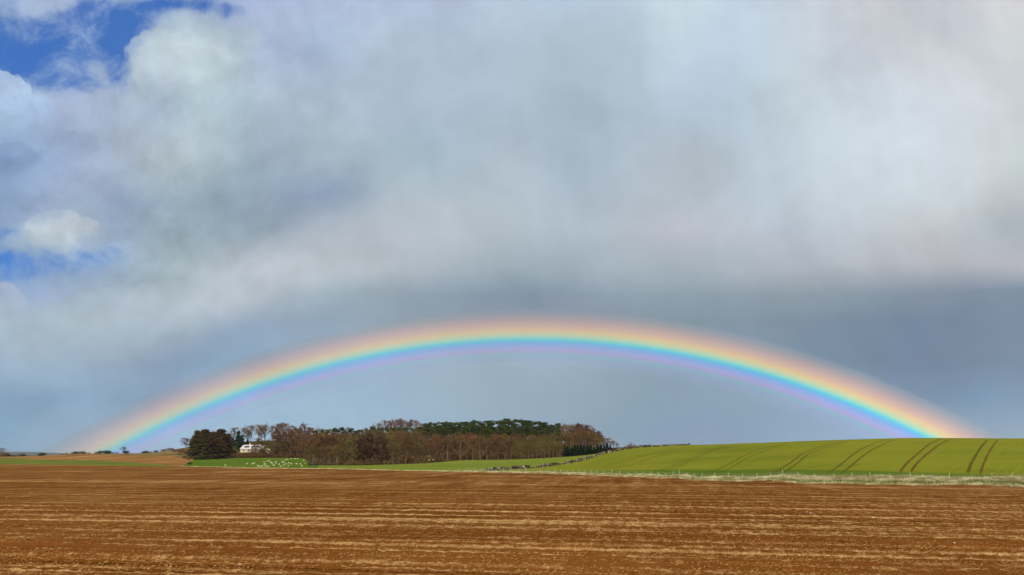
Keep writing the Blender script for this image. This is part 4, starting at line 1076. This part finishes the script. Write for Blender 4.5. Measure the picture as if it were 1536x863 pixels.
# ------------------------------------------------------------------ rainbow (sunlit rain beyond the haze)
SUN_EL = 34.0; AZ = 1.05                     # antisolar point 34 deg below the horizon, 1.56 deg right of the camera axis
def rainbow():
    s, az = R(SUN_EL), R(AZ)
    ax = Vector((math.sin(az)*math.cos(s), math.cos(az)*math.cos(s), -math.sin(s)))
    up = Vector((0, 0, 1)); e2_ = (up-ax*up.dot(ax)).normalized(); e1 = ax.cross(e2_)
    D = 9500.; c = Vector((0, 0, CH)); t0, t1 = 39.1, 43.2; nT = 14; nP = 160
    V, Fc, UV = [], [], []
    for i in range(nP+1):
        ph = R(-62+124*i/nP)
        for j in range(nT+1):
            th = R(t0+(t1-t0)*j/nT)
            d = ax*math.cos(th)+(e2_*math.cos(ph)-e1*math.sin(ph))*math.sin(th)*1
            V.append(tuple(c+d*D)); UV.append((i/nP, j/nT))
    for i in range(nP):
        for j in range(nT): a = i*(nT+1)+j; Fc.append((a, a+nT+1, a+nT+2, a+1))
    m_ = bpy.data.materials.new('sunlit_rain'); m_.use_nodes = True; t = NT(m_.node_tree); t.N.clear()
    uv = t.N.new('ShaderNodeUVMap'); uv.uv_map = 'UVMap'; q = t.sep(uv.outputs[0])
    def P(th): return (th-t0)/(t1-t0)
    out = (140, 156, 171); inn = (156, 176, 194)
    prof = [(a_-.08, b_, c_) for a_, b_, c_ in [(39.2, None, 0), (39.6, (157, 177, 197), .1), (39.9, (159, 175, 201), .25), (40.13, (152, 182, 200), .3), (40.36, (166, 172, 206), .42), (40.55, (163, 173, 216), .48), (40.9, (130, 180, 222), .58),
            (41.08, (124, 201, 212), .6), (41.28, (172, 207, 186), .6), (41.58, (210, 196, 160), .6), (41.85, (204, 180, 162), .6), (42.15, (188, 168, 166), .55), (42.5, (163, 161, 166), .5), (42.8, (148, 158, 170), .35), (43.1, None, 0)]]
    cs, as_ = [], []
    for th, c_, a in prof:
        k = min(1, max(0, (th-40.0)/2.)); bg = [inn[i]*(1-k)+out[i]*k for i in range(3)]; bgl = s2l(bg)
        if c_ is None: e = bgl
        else: tl = s2l(c_); e = [max(.0, (tl[i]-bgl[i]*(1-a))/a) for i in range(3)]
        cs.append((P(th), tuple(e))); as_.append((P(th), (a, a, a)))
    C_ = t.ramp(q[1], cs, 'CARDINAL'); A = t.ramp(q[1], as_, 'EASE')
    # brightness along the bow: strongest at the left foot
    k = t.ramp(q[0], [(0, (1.32,)*3), (.12, (1.28,)*3), (.3, (1.06,)*3), (.5, (1.,)*3), (.72, (.92,)*3), (.9, (.95,)*3), (1, (1.,)*3)])
    ka = t.ramp(q[0], [(0, (1.45,)*3), (.2, (1.25,)*3), (.5, (.92,)*3), (.7, (.9,)*3), (.85, (.78,)*3), (1, (.75,)*3)])
    n = t.noise(t.xyz(t.m('MULTIPLY', q[0], 14.), 0, 0), 1., 3, .5)
    em = t.N.new('ShaderNodeEmission'); t.put(em.inputs[0], t.v('MULTIPLY', C_, k)); em.inputs[1].default_value = 1
    tr = t.N.new('ShaderNodeBsdfTransparent'); mx = t.N.new('ShaderNodeMixShader')
    al = t.m('MULTIPLY', t.m('MULTIPLY', t.sep(A)[0], t.sep(ka)[0]), t.m('MULTIPLY_ADD', n, .3, .85))
    t.put(mx.inputs[0], al); t.L.new(tr.outputs[0], mx.inputs[1]); t.L.new(em.outputs[0], mx.inputs[2])
    o_ = t.N.new('ShaderNodeOutputMaterial'); t.L.new(mx.outputs[0], o_.inputs[0])
    o = mesh_obj('rainbow', V, Fc, m_, smooth=True)
    uvl = o.data.uv_layers.new(name='UVMap'); idx = np.empty(len(o.data.loops), np.int32); o.data.loops.foreach_get('vertex_index', idx)
    uvl.data.foreach_set('uv', np.array(UV, np.float32)[idx].ravel())
    tag(o, 'bright rainbow arching over the wood from the left ridge to the green hill', 'rainbow')
rainbow()

# ------------------------------------------------------------------ air
def haze():
    g = G(); box_g(g, -6000, 6000, -300, 8600, -19, 75)
    m_ = bpy.data.materials.new('thin_haze'); m_.use_nodes = True; t = NT(m_.node_tree); t.N.clear()
    v_ = t.N.new('ShaderNodeVolumePrincipled'); v_.inputs['Color'].default_value = (.86, .91, 1., 1); v_.inputs['Density'].default_value = 3.5e-5; v_.inputs['Anisotropy'].default_value = .2
    o_ = t.N.new('ShaderNodeOutputMaterial'); t.L.new(v_.outputs[0], o_.inputs['Volume'])
    tag(g.obj('haze', m_), kind='stuff')
haze()

# ------------------------------------------------------------------ sky and sun
def world():
    w = bpy.data.worlds.new('World'); sc.world = w; w.use_nodes = True
    t = NT(w.node_tree); bg = t.N['Background']
    d = t.N.new('ShaderNodeTexCoord').outputs['Generated']
    s = t.sep(d)
    nis = t.N.new('ShaderNodeTexSky'); nis.sky_type = 'NISHITA'; nis.sun_disc = False; nis.sun_elevation = R(SUN_EL); nis.sun_rotation = R(180+AZ)
    nis.ozone_density = 2.5
    yc = t.m('MAXIMUM', s[1], .22)
    p0 = t.m('DIVIDE', s[0], yc); q0 = t.m('DIVIDE', s[2], yc)        # position on an upright wall of cloud ahead
    pq = t.xyz(p0, q0, 0)
    wn = t.v('SUBTRACT', t.noise(pq, 3.2, 5, .58, col=True), (.5, .5, .5))
    wf = t.v('SUBTRACT', t.noise(pq, 14., 5, .6, col=True), (.5, .5, .5))
    left = t.ss(p0, -.05, -.42)
    amp = t.m('MULTIPLY_ADD', left, .035, .04)
    low = t.ss(q0, .04, .22, .35, 1.)
    wp = t.v('ADD', pq, t.v('SCALE', wn, None, t.m('MULTIPLY', amp, low)))
    wp = t.v('ADD', wp, t.v('SCALE', wf, None, t.m('MULTIPLY', t.m('MULTIPLY_ADD', left, .018, .006), low)))
    ws = t.sep(wp); p, q = ws[0], ws[1]
    ROWS = [
     (0, [(0,160,180,215),(96,165,180,215),(192,150,175,215),(288,150,170,210),(384,165,180,210),(480,170,185,212),(576,175,190,215),(672,178,192,214),(768,184,202,220),(864,184,203,222),(960,190,208,222),(1024,200,218,228),(1100,190,207,224),(1200,198,208,220),(1300,202,206,212),(1400,198,204,212),(1536,212,212,214)]),
     (80, [(0,150,175,215),(96,150,175,210),(180,165,185,212),(250,187,202,213),(320,182,199,212),(384,172,188,212),(480,165,182,208),(576,178,195,212),(672,174,192,210),(768,178,196,212),(864,176,192,204),(960,182,198,212),(1056,186,203,222),(1152,190,208,220),(1248,198,206,216),(1344,203,207,213),(1440,208,213,218),(1536,205,212,214)]),
     (160, [(0,168,192,222),(96,160,175,208),(192,168,182,208),(230,162,178,208),(288,170,190,205),(384,172,190,205),(480,174,192,208),(576,176,194,212),(672,176,194,212),(768,174,190,206),(864,168,186,200),(960,178,194,210),(1056,178,196,212),(1152,188,204,216),(1248,196,210,220),(1344,202,212,222),(1440,208,214,222),(1536,206,212,216)]),
     (240, [(0,128,150,194),(60,150,172,212),(130,156,170,204),(200,172,186,205),(250,182,196,205),(330,166,184,200),(430,160,178,194),(512,174,192,203),(640,168,188,202),(768,172,186,198),(864,168,186,200),(960,180,194,206),(1056,176,188,198),(1152,188,204,216),(1248,198,212,222),(1344,205,217,225),(1440,204,210,218),(1536,200,208,208)]),
     (300, [(0,140,162,202),(60,148,168,204),(130,150,168,200),(190,138,156,188),(260,150,170,190),(340,146,164,184),(430,150,168,188),(512,148,166,190),(576,172,188,200),(672,176,192,204),(768,176,192,202),(860,170,184,196),(960,180,192,202),(1056,182,194,204),(1152,188,202,214),(1248,196,208,216),(1344,202,212,220),(1440,200,208,214),(1536,190,196,200)]),
     (345, [(0,140,165,205),(50,172,188,205),(110,176,192,203),(170,150,168,196),(240,150,168,186),(330,146,166,182),(430,155,170,185),(512,176,188,201),(600,184,196,206),(700,182,194,204),(800,176,190,200),(900,174,187,197),(1000,186,190,200),(1100,186,194,204),(1200,186,196,208),(1300,194,202,210),(1400,196,200,204),(1480,180,188,196),(1536,176,184,194)]),
     (400, [(0,140,168,212),(60,145,170,212),(130,142,166,205),(200,155,175,200),(280,172,188,198),(380,182,190,199),(480,184,193,201),(580,181,191,199),(680,170,184,194),(780,160,176,186),(880,158,172,182),(980,165,178,188),(1080,168,180,190),(1180,176,184,194),(1280,180,186,194),(1380,182,184,192),(1480,184,186,194),(1536,184,186,192)]),
     (440, [(0,150,172,205),(60,150,172,205),(130,160,178,198),(200,170,186,198),(300,168,182,192),(400,158,172,184),(500,150,168,180),(600,150,166,180),(700,140,158,175),(800,138,154,172),(900,142,158,172),(1000,140,158,170),(1100,140,156,168),(1200,145,160,172),(1300,140,156,170),(1400,136,150,166),(1536,128,146,164)]),
     (480, [(0,165,185,200),(60,165,182,195),(130,165,182,192),(200,158,176,190),(280,146,164,180),(360,135,158,182),(440,138,158,178),(520,142,160,176),(600,145,162,176),(700,142,156,170),(800,138,152,170),(900,140,152,168),(1000,130,148,160),(1100,130,148,162),(1200,128,146,164),(1300,122,140,160),(1400,122,140,162),(1536,126,142,162)]),
     (545, [(0,145,170,195),(60,145,170,190),(130,145,168,190),(200,138,160,182),(260,130,152,178),(330,135,160,185),(420,142,165,185),(520,152,176,200),(620,156,178,196),(720,156,178,192),(820,156,178,194),(920,148,170,186),(1000,142,164,182),(1100,136,157,177),(1180,128,148,168),(1280,122,142,162),(1380,120,138,160),(1536,124,142,162)]),
     (600, [(0,130,158,185),(60,128,155,182),(130,135,162,188),(200,130,155,180),(260,140,160,185),(330,150,180,205),(400,155,182,205),(500,156,182,204),(600,156,180,200),(720,154,176,192),(850,150,170,186),(950,142,165,182),(1050,142,165,184),(1150,144,168,188),(1250,145,168,192),(1330,130,152,178),(1420,126,150,175),(1480,130,156,184),(1536,132,156,180)]),
     (650, [(0,132,165,192),(60,140,168,192),(130,145,168,190),(200,152,180,206),(260,158,190,212),(350,160,190,212),(450,158,186,206),(600,156,182,202),(750,150,174,192),(850,146,170,188),(950,138,162,182),(1050,138,160,184),(1150,140,165,186),(1250,150,175,200),(1350,150,180,210),(1420,150,175,195),(1480,148,170,190),(1536,148,170,188)]),
     (690, [(0,128,165,192),(100,150,175,195),(200,160,190,215),(350,165,195,212),(450,160,190,208),(600,158,185,205),(750,152,175,190),(900,145,165,182),(1000,138,162,186),(1150,142,168,190),(1300,152,178,200),(1450,155,175,195),(1536,158,175,188)]),
    ]
    lo, hi = -.75, .75
    f = t.ss(p, lo, hi, kind='LINEAR')
    cur = None; prevq = None
    for y, stops in ROWS:
        qy = ray(768, y)[1]
        st_ = [((ray(x, y)[0]-lo)/(hi-lo), s2l((c[0], c[1]+(1 if x < 350 and y < 420 else 0), c[2]-(5 if x < 350 and y < 420 else 0)))) for x, *c in stops]
        c = t.ramp(f, st_, 'CARDINAL')
        if cur is None: cur = c
        else: cur = t.mix(t.ss(q, prevq, qy, kind='LINEAR'), cur, c)
        prevq = qy
    # soft cloud masses: (x, y, half width, half height, turn, colour, strength)
    for (x, y, rx, ry, rot, col_, a) in ((520, 298, 36, 46, 0, (138, 157, 182), .40), (437, 315, 20, 32, 0, (138, 156, 182), .4), (345, 325, 80, 60, 0, (143, 162, 180), .45), (610, 345, 120, 42, 14, (191, 200, 208), .55),
                                         (430, 412, 150, 34, 20, (187, 194, 201), .6), (215, 462, 150, 42, 16, (174, 187, 197), .5), (90, 505, 120, 42, 10, (166, 182, 195), .4), (200, 245, 120, 50, 30, (165, 178, 200), .35),
                                         (1180, 60, 50, 150, 4, (202, 210, 219), .3), (1340, 215, 120, 70, 0, (207, 219, 226), .4), (1490, 320, 50, 34, 25, (176, 184, 190), .5), (1430, 30, 40, 26, 0, (190, 196, 208), .4),
                                         (880, 200, 60, 120, 5, (166, 183, 198), .35), (1010, 30, 40, 90, 5, (203, 220, 230), .45), (1290, 85, 60, 30, 0, (194, 203, 214), .4)):
        c0 = ray(x, y); dv = t.v('SUBTRACT', wp, (c0[0], c0[1], 0))
        ca, sa = math.cos(R(rot)), math.sin(R(rot))
        u1 = t.m('MULTIPLY', t.v('DOT_PRODUCT', dv, (ca, sa, 0)), F*.98/rx); u2 = t.m('MULTIPLY', t.v('DOT_PRODUCT', dv, (-sa, ca, 0)), F*.98/ry)
        g = t.m('POWER', 2.718, t.m('MULTIPLY', t.m('ADD', t.m('MULTIPLY', u1, u1), t.m('MULTIPLY', u2, u2)), -.7))
        cur = t.mix(t.m('MULTIPLY', g, a), cur, s2l(col_))
    # billows lit from above, and hanging rain streaks
    def fb(v_, sc1, det, ro, dist): return t.noise(v_, sc1, det, ro, dist)
    r1 = t.m('SUBTRACT', fb(wp, 6.5, 6, .6, .25), fb(t.v('ADD', wp, (.006, .018, 0)), 6.5, 6, .6, .25))
    r2 = t.m('SUBTRACT', fb(t.v('ADD', wp, (5, 2, 0)), 2.6, 7, .58, .5), fb(t.v('ADD', wp, (5.010, 2.035, 0)), 2.6, 7, .58, .5))
    bl = t.noise(wp, 5., 6, .62, .3); bl2 = t.noise(wp, 2.2, 3, .5)
    stv = t.noise(t.xyz(t.m('ADD', t.m('MULTIPLY', p, 15.), t.m('MULTIPLY', q, 1.5)), t.m('MULTIPLY', q, 2.2), 5.), 1., 5, .62)
    mid = t.ss(p0, -.36, -.1)
    k = t.m('ADD', t.m('MULTIPLY', t.m('SUBTRACT', bl, .5), t.m('MULTIPLY_ADD', left, .26, .20)), t.m('MULTIPLY', t.m('SUBTRACT', stv, .5), t.m('MULTIPLY', mid, .22)))
    k = t.m('ADD', k, t.m('MULTIPLY', r1, t.m('MULTIPLY_ADD', left, .75, .30)))
    k = t.m('ADD', k, t.m('MULTIPLY', r2, t.m('MULTIPLY_ADD', left, .8, .50)))
    k = t.m('ADD', k, t.m('MULTIPLY', t.m('SUBTRACT', bl2, .5), .16))
    k = t.m('ADD', t.m('MULTIPLY', k, low), t.m('MULTIPLY', left, .035))
    cur = t.v('SCALE', cur, None, t.m('ADD', k, 1.0))
    # clear gaps at the upper left
    HOLES = [(150,35,50,34,1.2),(100,85,66,32,1.2),(45,108,62,26,1.05),(168,112,22,38,1.1),(245,12,60,14,.85),(300,12,40,12,.6),(5,40,34,50,.95),(175,70,28,30,1.),(90,45,30,25,.4),(60,60,40,30,.5),(20,80,40,40,.5),(200,30,40,30,.4),(330,25,50,20,.3),(12,300,30,18,.35),(8,343,24,14,1.05),(6,388,40,17,1.25),(110,388,80,24,.8),(172,372,16,8,.5),(30,412,40,10,.5),(120,130,60,20,.7)]
    acc = None
    for (x, y, rx, ry, a) in HOLES:
        c0 = ray(x, y); ix, iy = F*.98/rx, F*.98/ry
        dv = t.v('MULTIPLY', t.v('SUBTRACT', wp, (c0[0], c0[1], 0)), (ix, iy, 0))
        g = t.m('MULTIPLY', t.m('POWER', 2.718, t.m('MULTIPLY', t.v('DOT_PRODUCT', dv, dv), -.8)), a*.85)
        acc = g if acc is None else t.m('ADD', acc, g)
    hn = t.noise(wp, 13., 6, .66, .35)
    hm = t.m('ADD', acc, t.m('MULTIPLY', t.m('SUBTRACT', hn, .5), 4.6))
    hm = t.m('MULTIPLY', t.ss(hm, .0, 1.5), t.ss(acc, .04, .5))
    blue = t.v('MULTIPLY', nis.outputs[0], (.034, .072, .118))
    blue = t.mix(.5, blue, s2l((40, 98, 190)))
    cur = t.mix(t.m('MULTIPLY', hm, .92), cur, blue)
    # separate puffs with a firm upper edge and a soft base
    pn = t.m('ADD', t.m('MULTIPLY', t.m('SUBTRACT', t.noise(pq, 11., 6, .66, .4), .5), 3.2), t.m('MULTIPLY', t.m('SUBTRACT', hn, .5), 1.2))
    for (x, y, rx, ry, col_, a) in ((6, 240, 60, 30, (134, 158, 196), .42), (112, 228, 42, 32, (150, 170, 200), .28), (2, 150, 42, 42, (178, 200, 228), .85), (262, 112, 88, 60, (191, 205, 214), .5), (215, 150, 42, 40, (184, 199, 211), .45), (330, 70, 60, 34, (184, 198, 212), .4),
                                    (100, 345, 66, 34, (186, 198, 208), .8), (4, 452, 44, 30, (178, 190, 206), .6), (30, 178, 60, 26, (166, 190, 222), .5), (300, 250, 70, 40, (176, 190, 200), .3),
                                    (60, 320, 50, 20, (150, 170, 204), .4)):
        c0 = ray(x, y)
        dv = t.v('MULTIPLY', t.v('SUBTRACT', wp, (c0[0], c0[1], 0)), (F*.98/rx, F*.98/ry, 0))
        g = t.m('POWER', 2.718, t.m('MULTIPLY', t.v('DOT_PRODUCT', dv, dv), -.7))
        g = t.m('ADD', g, t.m('MULTIPLY', pn, .55))
        up_ = t.ss(t.sep(dv)[1], -.7, .5, .75, .10)
        msk = t.m('MULTIPLY', t.ss(g, .42, t.m('ADD', .42, up_)), t.ss(t.v('DOT_PRODUCT', dv, dv), 3.2, 1.6))
        lit = t.v('SCALE', s2l(col_), None, t.m('ADD', 1., t.m('MULTIPLY', t.m('ADD', r1, r2), 1.6)))
        cur = t.mix(t.m('MULTIPLY', msk, a), cur, lit)
    # the rest of the sky, away from the shower: broken cloud over blue
    cn = t.noise(d, 2.2, 6, .6); cm = t.ss(cn, .44, .60)
    rest = t.mix(cm, t.v('SCALE', nis.outputs[0], None, .10), (.62, .66, .72))
    wgt = t.m('MULTIPLY', t.ss(s[1], .24, .45), t.ss(q0, .95, .6))
    cur = t.mix(wgt, rest, cur)
    cur = t.v('SCALE', cur, None, 10.)
    t.put(bg.inputs[0], cur); bg.inputs[1].default_value = .1
    w.cycles.sampling_method = 'MANUAL'; w.cycles.sample_map_resolution = 512
world()
sun = bpy.data.lights.new('sun', 'SUN'); sun.energy = 4.0; sun.angle = R(.53); sun.color = (1., .93, .82)
so = bpy.data.objects.new('sun', sun); COL.objects.link(so)
sd = Vector((math.sin(R(AZ))*math.cos(R(SUN_EL)), math.cos(R(AZ))*math.cos(R(SUN_EL)), -math.sin(R(SUN_EL))))
so.rotation_euler = sd.to_track_quat('-Z', 'Y').to_euler(); so.location = (0, -50, 60)

ORD = ['leftmost', 'second', 'third', 'fourth', 'fifth', 'sixth', 'seventh', 'eighth', 'ninth', 'tenth', 'eleventh', 'twelfth', 'thirteenth', 'fourteenth', 'fifteenth', 'sixteenth']
same = {}
for o in bpy.data.objects:
    if o.parent is None and o.get('category') in ('tree', 'shrub', 'sheep', 'post'): same.setdefault(o['label'], []).append(o)
for lab, os_ in same.items():
    if len(os_) < 2: continue
    os_.sort(key=lambda o: o.location.x/o.location.y)
    for i, o in enumerate(os_):
        w_ = 'leftmost' if i == 0 else ('rightmost' if i == len(os_)-1 else (ORD[i]+' from left' if i < len(ORD) else None))
        if w_ and len((lab+' '+w_).replace('-', ' ').split()) <= 16: o['label'] = lab+', '+w_
for o in bpy.data.objects:
    for k in ('_h', '_w'):
        if k in o: del o[k]
vs = sc.view_settings; sc.display_settings.display_device = 'sRGB'
vs.view_transform = 'Standard'; vs.look = 'None'; vs.exposure = 0; vs.gamma = 1; vs.use_curve_mapping = False
sc.cycles.max_bounces = 4; sc.cycles.diffuse_bounces = 2; sc.cycles.transparent_max_bounces = 8
sc.cycles.use_adaptive_sampling = True; sc.cycles.adaptive_threshold = .02; sc.cycles.adaptive_min_samples = 12
